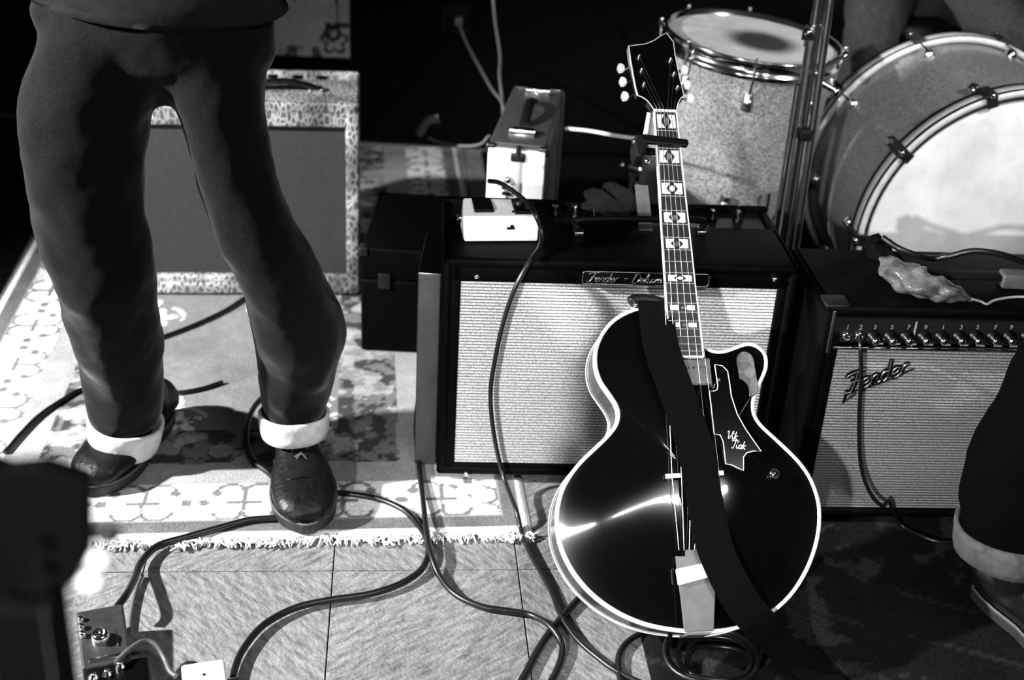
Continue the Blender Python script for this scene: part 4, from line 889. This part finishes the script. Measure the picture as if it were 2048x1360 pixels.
# bar drawn in guitar space
cL, cR = gp(1283, 279, .004), gp(1374, 288, .004)
dx, dy = cR[0]-cL[0], cR[1]-cL[1]; ln = math.hypot(dx, dy); ux, uy = dx/ln, dy/ln
cf = lambda a, b_, c: gl(cL[0]+ux*a-uy*b_, cL[1]+uy*a+ux*b_, c)
MB().prism([(0, -.007), (ln, -.0065), (ln+.002, 0), (ln, .006), (0, .008)], cf, .0008, .010).build('capo_bar', M_blackpl, cp_, bevel=.002)
b = MB(); b.prism([(-.010, .008), (.012, .008), (.010, -.012), (.002, -.034), (-.008, -.032), (-.012, -.01)], cf, -.032, .008); b.build('clamp_arm', M_rubber, cp_, bevel=.003)
b = MB(); b.prism([(0, -.006), (ln-.01, -.005), (ln-.01, .005), (0, .006)], cf, -.038, -.030); b.build('back_jaw', M_rubber, cp_, bevel=.002)
w0 = gp(1298, 226, -.02); w1 = gp(1290, 274, -.02)
b = MB(); b.tube([gl(w0[0], w0[1], -.022), gl(w1[0], w1[1], -.022)], .0048, n=4); b.build('release_lever', M_white, cp_, label='white release lever')
for x, y in ((1270, 283), (1294, 322)):
    a, c = gp(x, y, .0); MB().sph(gl(a, c, 0), .0055, 10).build('clamp_screw', M_chrome, cp_)
# strap
def ribbon(name, cent, wdt, m, parent=None, thick=.0022, **k):
    """cent: list of (point, side vector)"""
    P_ = smooth_path([tuple(p)+tuple(s) for p, s in cent], 8); rings = []
    for i, q in enumerate(P_):
        p = Vector(q[:3]); s = Vector(q[3:]).normalized(); d = Vector(P_[min(i+1, len(P_)-1)][:3])-Vector(P_[max(i-1, 0)][:3]); nrm = s.cross(d).normalized()
        w_ = wdt/2; rings.append([p-s*w_, p+s*w_, p+s*w_+nrm*thick, p-s*w_+nrm*thick])
    mb = MB(); mb.loft(rings, smooth=False); return mb.build(name, m, parent, **k)
G2W = lambda a, b_, c: Vector(GT+GR @ np.array([a, b_, c]))
def sp_(px, py, c): a, b_ = gp(px, py, c); return G2W(a, b_, c)
gxv = Vector(GR[:, 0])
sd = lambda ang: (gxv*math.cos(ang)+Vector(GR[:, 1])*math.sin(ang))
spth = [(sp_(1310, 602, -.012), sd(.05)), (sp_(1313, 625, -.004), sd(.1)), (sp_(1325, 700, .003), sd(.15)), (sp_(1360, 800, .004), sd(.18)), (sp_(1392, 900, .005), sd(.15)), (sp_(1410, 1000, .004), sd(.1)), (sp_(1432, 1100, .004), sd(.15)), (sp_(1478, 1195, .002), sd(.35)), (sp_(1522, 1250, -.01), sd(.5)),
        (Vector(onz(1570, 1300, .05)), Vector((.8, .5, .1))), (Vector(onz(1630, 1345, .02)), Vector((.75, .6, 0))), (Vector(onz(1700, 1400, .012)), Vector((.7, .7, 0)))]
strap = thing('guitar_strap', tuple(spth[0][0]), 0, 'long black webbing strap draped diagonally down the front of the guitar', 'strap')
class OW(MB): pass
ro = ribbon('webbing', [(p-spth[0][0], s) for p, s in spth], .056, M_strap, strap)
tb_ = [sp_(x, y, -.028) for x, y in ((1340, 612), (1320, 606), (1295, 600), (1272, 600), (1260, 606))]
b = WB_(strap.location); b.tube(smooth_path(tb_, 5), [.010]*20+[.006], n=8); b.build('leather_tab', M_leather, strap)
b = WB_(strap.location); b.sph(sp_(1273, 610, -.018), .0055, 12); b.build('strap_button', M_chrome, strap)
# ------------------------------------------------------------------ floor cables
def fl(pts, z=.009): return [onz(x, y, z) for x, y in pts]
cable('floor_cable', fl([(640, 984), (700, 988), (760, 999), (810, 1022), (840, 1055), (855, 1085), (856, 1112), (840, 1142), (800, 1168), (740, 1188), (660, 1200), (590, 1216), (530, 1248), (492, 1290), (472, 1330), (466, 1372), (476, 1450), (440, 1560), (330, 1640)], .010), .0056, M_cable, 'thick black cable curling across the tiles from under the right boot to the bottom edge')
cable('floor_cable', [ony(905, 776, 2.21), ony(880, 776, 2.2), ony(862, 776, 2.18), onz(846, 782, .06), onz(836, 805, .04), onz(832, 860, .016), onz(838, 930, .012), onz(846, 1000, .018), onz(853, 1060, .024), onz(862, 1108, .022), onz(878, 1150, .010), onz(910, 1188, .008), onz(960, 1212, .008), onz(1020, 1222, .008), onz(1062, 1230, .008), onz(1100, 1252, .016), onz(1124, 1290, .010), onz(1118, 1330, .007), onz(1095, 1375, .007), onz(1050, 1460, .007), onz(900, 1540, .007), onz(700, 1560, .007)], .0052, M_cable, 'black cable looping out from behind the main amplifier and down across the fringe')
cable('floor_cable', fl([(1185, 1172), (1155, 1200), (1120, 1238), (1085, 1285), (1052, 1345), (1040, 1378), (1060, 1450), (1150, 1520), (1330, 1530)], .007), .0058, M_cable, 'thick black cable emerging from under the left side of the guitar to the bottom edge')
cable('floor_cable', fl([(1330, 1258), (1290, 1264), (1255, 1284), (1238, 1310), (1238, 1345), (1246, 1380)], .007), .0048, M_cable, 'short black cable under the bottom of the guitar body')
cable('floor_cable', [onz(530, 790, .04), onz(508, 815, .035), onz(494, 850, .03), onz(494, 890, .02), onz(508, 922, .016), onz(540, 948, .014), onz(556, 975, .013), onz(556, 1000, .013)], .0056, M_cable, 'black cable loop curving round the inner side of the right boot')
cable('floor_cable', fl([(10, 905), (42, 868), (78, 832), (125, 800), (170, 778), (250, 784), (345, 786), (400, 778), (445, 764)], .012), .0046, M_cable, 'black cable lying over the rug behind the left boot')
cable('floor_cable', fl([(200, 700), (270, 690), (330, 672), (400, 645), (455, 618), (500, 590), (560, 572)], .012), .0046, M_cable, 'black cable lying over the rug in front of the snakeskin amplifier')
b = MB()
cx_, cy_ = onz(1425, 1342)[:2]
for k in range(4):
    r = .048+.006*k; ph0 = k*1.3
    b.tube([(cx_+.01*math.cos(ph0)+r*1.05*math.cos(t), cy_+.008*math.sin(ph0)+r*.95*math.sin(t), .012+.008*k+.003*math.sin(3*t)) for t in np.linspace(0, 2*PI, 40)[:-1]], .0040, n=8, close=True)
b.build('coiled_cable', M_cable, None, 'coiled black cable on the floor just below the guitar body', 'cable')
# ------------------------------------------------------------------ pedals at lower left
q0 = onz(152, 1224, .055); q1 = onz(246, 1207, .055); yw = math.atan2(q1[1]-q0[1], q1[0]-q0[0])
dp = thing('effects_pedal', (q0[0]+.115*math.sin(yw), q0[1]-.115*math.cos(yw), .0005), yw, 'dark grey effects pedal with chrome knobs on the tiles at lower left', 'pedal')
w_ = math.hypot(q1[0]-q0[0], q1[1]-q0[1])
b = MB(); v = [(0, 0, 0), (w_, 0, 0), (w_, .115, 0), (0, .115, 0), (0, 0, .045), (w_, 0, .045), (w_, .115, .055), (0, .115, .055)]
b.add(v, [(0, 3, 2, 1), (4, 5, 6, 7), (0, 1, 5, 4), (1, 2, 6, 5), (2, 3, 7, 6), (3, 0, 4, 7)]); b.build('enclosure', mat('dark_grey_enamel', .02, .45, noise=(60, .6, 1.3)), dp, bevel=.003)
b = MB(); b.lathe((.030, .048, .048), (0, 0, 1), [(.013, 0), (.013, .012), (.010, .016), (.007, .016), (.006, .010), (0, .010)], 20); b.build('foot_switch', M_chrome, dp)
for yy in (.095, .078, .062):
    b = MB(); b.lathe((.006, yy, .050), (0, 0, 1), [(.005, 0), (.005, .008), (.003, .010), (0, .010)], 12); b.build('knob', M_chrome, dp)
b = MB(); b.rbox((.052, .05, .0495), (.003, .04, .002), .0008); b.rbox((.035, .012, .0465), (.05, .008, .002), .0008); b.build('panel_marking', M_chromed, dp)
p2 = onz(190, 1352, .04)
d2 = thing('effects_pedal', (p2[0]+.006, p2[1]-.062, .0005), R_(18), 'black effects pedal with cluster of chrome jacks at the bottom left corner', 'pedal')
MB().rbox((.045, .045, .02), (.085, .085, .038), .004).build('enclosure', M_blackpl, d2)
for x, y in ((.012, .055), (.030, .058), (.048, .070), (.018, .035)):
    b = MB(); b.lathe((x, y, .038), (0, 0, 1), [(.007, 0), (.007, .006), (.004, .009), (.004, .012), (0, .012)], 12); b.build('jack', M_chrome, d2)
q0 = onz(362, 1330, .045); q1 = onz(448, 1317, .045); yw = math.atan2(q1[1]-q0[1], q1[0]-q0[0]); w_ = math.hypot(q1[0]-q0[0], q1[1]-q0[1])
d3 = thing('effects_pedal', (q0[0]+.11*math.sin(yw), q0[1]-.11*math.cos(yw), .0005), yw, 'white effects pedal cut by the bottom edge beside the thick cable', 'pedal')
MB().rbox((w_/2, .055, .023), (w_, .11, .045), .004).build('enclosure', M_white, d3)
b = MB(); b.sph((w_*.5, .082, .0455), .003, 8, (1, 1, .5)); b.build('indicator_lamp', M_blackpl, d3)
b = MB(); b.lathe((w_*.5, .03, .045), (0, 0, 1), [(.008, 0), (.008, .004), (.005, .009), (0, .009)], 14); b.build('foot_switch', M_chrome, d3)
for sx, x0 in ((-1, -.001), (1, w_+.001)):
    b = MB(); b.cyl((x0, .08, .025), (x0+sx*.016, .08, .025), .0065, .006, 12); b.build('jack_plug', M_chrome, d3)
cable('patch_cable', [onz(232, 1325, .05), onz(258, 1300, .05), onz(288, 1283, .045), onz(312, 1290, .04), (onz(328, 1315, .03)), onz(340, 1342, .026), onz(352, 1352, .026)], .0042, mat('dark_grey_cable', .07, .5, noise=(90, .7, 1.2)), 'short grey patch cable arching between the black pedal and the white pedal')
cable('floor_cable', [onz(236, 1212, .045), onz(252, 1190, .045), onz(268, 1160, .03), onz(282, 1125, .015), onz(315, 1092, .012), onz(370, 1075, .012), onz(430, 1058, .013), onz(500, 1040, .013), onz(560, 1036, .013)], .0060, M_cable, 'thick black cable rising from the dark grey pedal across the rug fringe')
cable('floor_cable', fl([(258, 1262), (262, 1225), (272, 1180), (284, 1150)], .006), .0036, M_cableg, 'thin grey cable beside the dark grey pedal')
# ------------------------------------------------------------------ people
def ring_pts(c, ax, rx, ry, n=28, wr=0., ph=0., yawv=None):
    ax = Vector(ax).normalized(); x = Vector((1, 0, 0)) if yawv is None else Vector(yawv); x = (x-ax*x.dot(ax)).normalized(); y = ax.cross(x); out = []
    for k in range(n):
        a = 2*PI*k/n; q = 1+wr*(math.sin(3*a+ph)*.5+math.sin(5*a-ph*1.7)*.35+math.sin(2*a+ph*.6)*.4)
        out.append(Vector(c)+x*(rx*math.cos(a)*q)+y*(ry*math.sin(a)*q))
    return out
def limb(mb, secs, wr=.03, n=28, k=6, ph=0.):
    """secs: (center, rx, ry)"""
    P_ = smooth_path([tuple(c)+(rx, ry) for c, rx, ry in secs], k); rings = []
    for i, q in enumerate(P_):
        d = Vector(P_[min(i+1, len(P_)-1)][:3])-Vector(P_[max(i-1, 0)][:3])
        rings.append(ring_pts(q[:3], d, q[3], q[4], n, wr, ph+i*.55))
    mb.loft(rings); return mb
def remesh(o, vox, smooth=2, wrinkle=0., wscale=.08):
    r = o.modifiers.new('join', 'REMESH'); r.mode = 'VOXEL'; r.voxel_size = vox; r.use_smooth_shade = True
    s = o.modifiers.new('smooth', 'SMOOTH'); s.iterations = smooth; s.factor = .5
    if wrinkle:
        t = bpy.data.textures.new('folds', 'CLOUDS'); t.noise_scale = wscale; t.noise_depth = 2
        d = o.modifiers.new('folds', 'DISPLACE'); d.texture = t; d.strength = wrinkle; d.mid_level = .5; d.texture_coords = 'LOCAL'
def W(px, py, y): return Vector(ony(px, py, y))
def boot(parent, off, toe, heel, half=.05, shaft=.13, ankle=None, lace_label=None):
    toe = Vector(toe); heel = Vector(heel); ax = (toe-heel); L_ = ax.length; ax.normalize(); sd_ = Vector((-ax.y, ax.x, 0)); zz = Vector((0, 0, 1)); z0 = .0085
    sec = [(.0, .62, .060), (.05, .72, .075), (.2, .74, .088), (.38, .72, .088), (.5, .82, .075), (.62, .97, .060), (.75, 1.02, .050), (.86, .95, .044), (.94, .78, .036), (1.0, .45, .022)]
    P_ = smooth_path([(t, w, h) for t, w, h in sec], 4); rings = []
    for t, w, h in P_:
        c = heel+ax*(t*L_); rg = []
        for k in range(20):
            a = 2*PI*k/20; ca, sa = math.cos(a), math.sin(a); u = half*w*(abs(ca)**.8)*(1 if ca > 0 else -1); hh = h*(.5+.5*(abs(sa)**.75)*(1 if sa > 0 else -1))
            rg.append(c+sd_*u*(1-.25*max(0, sa))+zz*(z0+.018+hh))
        rings.append(rg)
    mb = WB_(off); mb.loft(rings)
    an = heel+ax*(.25*L_) if ankle is None else Vector(ankle)
    limb(mb, [(heel+ax*(.24*L_)+zz*.04, half*.74, half*.98), (heel+ax*(.24*L_)+zz*.085, half*.74, half*.95), (an+zz*(shaft), half*.78, half*.95)], .02, 20, 4)
    bo_ = mb.build('boot', M_leather, parent); remesh(bo_, .0045, 3, .004, .03)
    so = WB_(off); n = 36; out = []
    for k in range(n):
        a = 2*PI*k/n; u = math.cos(a); t = .5+.515*u; w = np.interp(t, [-.02, .05, .2, .4, .62, .8, .93, 1.02], [.2, .68, .78, .74, 1.02, 1.06, .85, .25]); out.append((t*L_, half*w*math.copysign(abs(math.sin(a))**.35, math.sin(a)) if abs(math.sin(a)) > 1e-6 else 0))
    fr2 = lambda a, b_, c: tuple(heel+ax*a+sd_*b_+zz*c)
    so.prism(out, fr2, z0, z0+.020); so.build('sole', M_sole, bo_, bevel=.003)
    wl = WB_(off); wl.tube([fr2(a, b_*1.0, z0+.022) for a, b_ in out], .0022, n=6, close=True); wl.build('welt', mat('stitched_welt', .07, .6, noise=(300, .4, 1.6)), bo_)
    lc_ = WB_(off)
    for k in range(4):
        t = .36+.07*k; h = .112-.013*k; w_ = half*.42
        lc_.tube([heel+ax*(t*L_)+sd_*w_+zz*(z0+h-.006), heel+ax*(t*L_+.006)+zz*(z0+h+.014), heel+ax*((t+.05)*L_)-sd_*w_+zz*(z0+h-.012)], .0020, n=6)
        lc_.tube([heel+ax*(t*L_)-sd_*w_+zz*(z0+h-.006), heel+ax*(t*L_+.006)+zz*(z0+h+.0155), heel+ax*((t+.05)*L_)+sd_*w_+zz*(z0+h-.012)], .0020, n=6)
    lc_.build('laces', M_lace, bo_)
    tc2 = WB_(off); tt = .72; pts = []
    for a in np.linspace(PI*.08, PI*.92, 12): pts.append(heel+ax*((tt+.03*math.sin(a))*L_)+sd_*(half*.98*math.cos(a)*.92)+zz*(z0+.02+.050*abs(math.sin(a))**.7))
    tc2.tube(pts, .0018, n=6); tc2.build('toe_cap_seam', M_leather, bo_)
    return bo_
def cuff(parent, off, c0, c1, r0, r1, m=None):
    """turned-up hem: double folded band"""
    mb = WB_(off); ax = (Vector(c1)-Vector(c0)).normalized(); prof = []
    for t, r in ((0, r0*.93), (-.02, r0*1.0), (.03, r0*1.05), (.3, (r0*.7+r1*.3)*1.07), (.7, (r0*.3+r1*.7)*1.06), (.97, r1*1.05), (1.02, r1*1.0), (1.0, r1*.95), (.5, (r0+r1)/2*.94)):
        prof.append(ring_pts(Vector(c0)+(Vector(c1)-Vector(c0))*t, ax, r, r*1.06, 36, .035, .8+t*.9))
    prof.append(prof[0]); mb.loft(prof, cap=False)
    o = mb.build('cuff', m or M_cuff, parent, label='pale turned-up hem'); return o
def person(name, loc, body, jeans, label, jm, extra=None, vox=.010):
    mb = WB_(loc)
    for i, s_ in enumerate(body): limb(mb, s_, 0, 20, 4)
    o = mb.build(name, M_skin, None, label, 'person'); o.location = loc; remesh(o, .012, 2)
    if jeans:
        jb = WB_(loc)
        for i, s_ in enumerate(jeans): limb(jb, s_, .035, 32, 7, i*2.1)
        j = jb.build('jeans', jm, o); remesh(j, vox*.8, 14, .014, .09)
    return o
shr = lambda secs, k: [(c, rx*k, ry*k) for c, rx, ry in secs]
# musician at left
LA = [(W(215, 90, 1.90), .095, .095), (W(178, 200, 1.88), .095, .098), (W(166, 320, 1.86), .094, .095), (W(180, 440, 1.85), .088, .088), (W(207, 540, 1.85), .082, .085), (W(228, 640, 1.88), .078, .08), (W(244, 740, 1.91), .070, .072), (W(255, 835, 1.935), .062, .066)]
LB = [(W(415, 90, 1.92), .088, .09), (W(442, 200, 1.90), .070, .085), (W(466, 330, 1.88), .060, .078), (W(513, 460, 1.86), .060, .074), (W(560, 560, 1.86), .066, .076), (W(598, 660, 1.89), .075, .08), (W(596, 740, 1.91), .066, .07), (W(588, 815, 1.93), .058, .062)]
PV = [(W(312, 205, 1.92), .02, .03), (W(312, 180, 1.92), .09, .06), (W(312, 130, 1.92), .15, .092), (W(312, 60, 1.92), .185, .115), (W(312, -40, 1.93), .175, .115), (W(312, -120, 1.94), .16, .11)]
TO = [(W(312, 40, 1.92), .15, .10), (W(312, -200, 1.94), .15, .10), (W(312, -420, 1.96), .17, .11)]
locA_ = tuple(onz(420, 930)[:2])+(.008,)
pA = person('person', locA_, [shr(LA, .7), shr(LB, .7), shr(PV, .8), shr(TO, .9)], [LA, LB, PV], 'standing person in cuffed dark jeans and black lace-up boots beside the guitar', M_denim)
cuff(pA, locA_, W(247, 892, 1.925), W(252, 838, 1.925), .057, .063)
cuff(pA, locA_, W(588, 868, 1.915), W(588, 822, 1.92), .055, .059)
tA = onz(178, 1000); hA = onz(300, 872); tB = onz(617, 1076); hB_ = onz(588, 893)
hA = tA+(hA-tA)/np.linalg.norm(hA-tA)*.285; hB_ = tB+(hB_-tB)/np.linalg.norm(hB_-tB)*.285
boot(pA, locA_, tA, hA, .054, .15, ankle=(W(250, 870, 1.93).x, 1.94, 0)); boot(pA, locA_, tB, hB_, .056, .15, ankle=(W(588, 850, 1.93).x, 1.945, 0))
sh = WB_(locA_); limb(sh, [(W(306, -12, 1.92), .196, .125), (W(306, -30, 1.92), .200, .128), (W(310, -100, 1.93), .195, .13), (W(310, -260, 1.94), .185, .125), (W(310, -430, 1.96), .19, .12)], .03, 40, 8)
so_ = sh.build('shirt', M_shirt, pA)
# person at right
RC = [(W(2026, 1080, 1.60), .078, .074), (W(2042, 1000, 1.60), .088, .084), (W(2082, 900, 1.61), .094, .09), (W(2150, 790, 1.63), .098, .095), (W(2240, 640, 1.65), .105, .10), (W(2340, 400, 1.70), .115, .11), (W(2390, 200, 1.75), .125, .12)]
RD = [(p+Vector((.26, .05, 0)), a, c) for p, a, c in RC]
PV2 = [(W(2490, 240, 1.8), .08, .08), (W(2500, 160, 1.8), .17, .12), (W(2500, 40, 1.8), .19, .125), (W(2500, -80, 1.82), .17, .12)]
locC = tuple(onz(2030, 1240)[:2])+(.008,)
pC = person('person', locC, [shr(RC, .7), shr(RD, .7), shr(PV2, .85)], [RC, RD, PV2], 'person in black cuffed trousers cut off by the right edge', mat('black_denim', .0007, .9, noise=(300, .5, 1.6), bump=(40, .25), spec=.02))
cuff(pC, locC, W(2022, 1104, 1.595), W(2030, 1050, 1.60), .080, .085, mat('worn_denim_hem', .045, .9, noise=(50, .6, 1.3), bump=(60, .5), spec=.1))
pa = RC[0][0]; boot(pC, locC, (pa.x+.15, pa.y-.14, 0), (pa.x+.01, pa.y+.10, 0), .05, .21, ankle=(pa.x, pa.y, 0))
boot(pC, locC, (pa.x+.30, pa.y-.11, 0), (pa.x+.26, pa.y+.17, 0), .05, .13, ankle=(pa.x+.26, pa.y+.05, 0))
cuff(pC, locC, RD[0][0]-Vector((0, 0, .03)), RD[0][0]+Vector((0, 0, .02)), .076, .079, MATS['worn_denim_hem'])
# drummer behind the bass drum
yD = 3.36; hz = .62
hipc = W(1830, 10, yD+.1); kn1 = W(1745, 60, 3.22); kn2 = W(2040, 40, 3.24)
D1 = [(Vector((hipc.x-.09, hipc.y+.02, .64)), .09, .09), (Vector((kn1.x+.03, 3.32, .60)), .085, .085), (Vector((kn1.x, kn1.y, .56)), .07, .07), (Vector((kn1.x, kn1.y+.01, .40)), .062, .062), (Vector((kn1.x+.02, kn1.y+.06, .13)), .05, .05)]
D2 = [(Vector((hipc.x+.09, hipc.y+.02, .64)), .09, .09), (Vector((kn2.x-.05, 3.34, .60)), .085, .085), (Vector((kn2.x, kn2.y, .56)), .07, .07), (Vector((kn2.x, kn2.y+.01, .40)), .062, .062), (Vector((kn2.x-.01, kn2.y+.06, .13)), .05, .05)]
PD = [(Vector((hipc.x, hipc.y+.03, .56)), .15, .10), (Vector((hipc.x, hipc.y+.03, .66)), .17, .12), (Vector((hipc.x, hipc.y+.03, .78)), .16, .11)]
locD = (hipc.x, hipc.y, .008)
pD = person('person', locD, [shr(D1, .75), shr(D2, .75), shr(PD, .85)], [D1, D2, PD], 'seated drummer in dark trousers and grey shirt behind the bass drum', mat('charcoal_trousers', .022, .9, noise=(120, .5, 1.5), bump=(40, .25), spec=.15))
sh = WB_(locD); limb(sh, [(Vector((hipc.x, hipc.y-.01, .68)), .20, .14), (Vector((hipc.x, hipc.y, .76)), .19, .135), (Vector((hipc.x, hipc.y+.02, .95)), .18, .12), (Vector((hipc.x, hipc.y+.02, 1.2)), .2, .12)], .035, 40, 6); sh.build('shirt', mat('drummer_shirt', .16, .9, noise=(30, .6, 1.3), bump=(25, .5)), pD)
boot(pD, locD, (kn1.x+.02, kn1.y-.12, 0), (kn1.x+.02, kn1.y+.14, 0), .048, .12, ankle=(kn1.x+.02, kn1.y+.06, 0)); boot(pD, locD, (kn2.x, kn2.y-.12, 0), (kn2.x-.01, kn2.y+.14, 0), .048, .12, ankle=(kn2.x-.01, kn2.y+.06, 0))
th = thing('drum_throne', (hipc.x, hipc.y+.05, .008), 0, 'round black drum stool under the seated drummer', 'stool')
MB().lathe((0, 0, 0), (0, 0, 1), [(0, .47), (.14, .47), (.16, .49), (.16, .53), (.14, .545), (0, .545)], 32).build('seat', M_leather, th)
MB().cyl((0, 0, .12), (0, 0, .475), .014, .014, 14).build('post', M_chrome, th)
for k in range(3):
    a = k*2*PI/3+.4; MB().tube([(0, 0, .26), (.2*math.cos(a), .2*math.sin(a), .012)], .008, n=8).build('leg', M_chrome, th)
M_fg = mat('matt_black_paint', .0008, .7, noise=(20, .7, 1.3), spec=.05)
# ------------------------------------------------------------------ foreground guitar on its own stand, close to the camera
yF = .60
hT = W(95, 892, yF); nk = W(18, 1330, yF); ax_n = Vector((.0, .05, 1)).normalized()
ht_z = hT.z; fx = -.275
fg = thing('electric_guitar', (fx, yF-.03, .010), 0, 'black out of focus guitar headstock with tuners, two whitened as glints, close to the camera at far left', 'guitar')
o_ = Vector((fx, yF-.03, .010)); lz = ht_z-.010
fg_ = lambda a, b_, c: (a, .0+b_*.03+c*-1, b_)      # a right, b up, c towards the camera
bo2 = [(-.02, .42), (-.10, .47), (-.15, .43), (-.13, .35), (-.10, .29), (-.12, .22), (-.165, .14), (-.15, .05), (-.08, .012), (.0, .005), (.09, .012), (.155, .06), (.165, .14), (.12, .22), (.10, .29), (.125, .35), (.14, .41), (.10, .44), (.05, .40), (.02, .40)]
MB().prism([tuple(p[:2]) for p in smooth_path([(a, b_, 0) for a, b_ in bo2+[bo2[0]]], 4)[:-1]], fg_, -.02, .022).build('body', M_fg, fg, bevel=.005)
zN = lz-.088
MB().prism([(-.026, .36), (.026, .36), (.0225, zN), (-.0225, zN)], fg_, .004, .030).build('neck', M_fg, fg, bevel=.006)
hp2 = [(-.023, zN), (.023, zN), (.032, zN+.012), (.040, zN+.028), (.045, zN+.080), (.02, zN+.088), (0, zN+.084), (-.02, zN+.090), (-.045, zN+.080), (-.040, zN+.028), (-.032, zN+.012)]
MB().prism(hp2, fg_, .004, .018).build('headstock', M_fg, fg, bevel=.002)
for i, (s, bq) in enumerate(((1, .006), (1, .022), (1, .040), (-1, .010), (-1, .03), (-1, .05))):
    a_ = .022 if bq < .01 else (.027 if bq < .03 else .036)
    k = MB(); k.cyl(fg_(s*a_*.6, zN+bq, .01), fg_(s*(a_+.014), zN+bq, .01), .0025, .0025, 8); k.sph(fg_(s*(a_+.014), zN+bq, .01), .0085, 12, (1, .6, .9)); k.build('tuner', M_ivory if s > 0 and bq < .03 else M_blackmetal, fg)  # lower right tuners whitened to stand in for chrome glints
    k = MB(); k.cyl(fg_(s*.018, zN+bq, .016), fg_(s*.018, zN+bq, .026), .003, .003, 10); k.build('tuner_post', M_fg, fg)
k = MB(); k.rbox(fg_(0, .10, .025), (.09, .006, .018), .002); k.build('bridge', M_chrome, fg)
k = MB(); k.rbox(fg_(0, .16, .025), (.075, .008, .035), .003); k.rbox(fg_(0, .26, .025), (.075, .008, .035), .003); k.build('pickups', M_chromed, fg)
for i in range(6): MB().tube([fg_(-.02+i*.008, .10, .034), fg_(-.017+i*.0068, zN+.002, .033), fg_((-1 if i < 3 else 1)*.018, zN+(.010, .03, .05, .040, .022, .006)[i], .024)], .0004, n=4).build('string', M_blackmetal, fg)
gs = thing('guitar_stand', (fx, yF+.07, .0005), 0, 'black floor stand holding the out of focus guitar', 'stand')
b = MB(); b.tube([(0, .02, .62), (0, .02, .1)], .008, n=10); b.build('upright', M_blackmetal, gs)
for sx, sy_ in ((-.2, -.2), (.2, -.2), (0, .22)): MB().tube([(0, .02, .14), (sx*.5, .02+sy_*.5, .09), (sx, .02+sy_, .008)], .007, n=8).build('leg', M_blackmetal, gs)
for sx in (-.08, .08): MB().tube([(sx*.2, .02, .05), (sx, .0, .030), (sx, -.15, .004+.001)], .005, n=8).build('cradle_arm', M_rubber, gs)
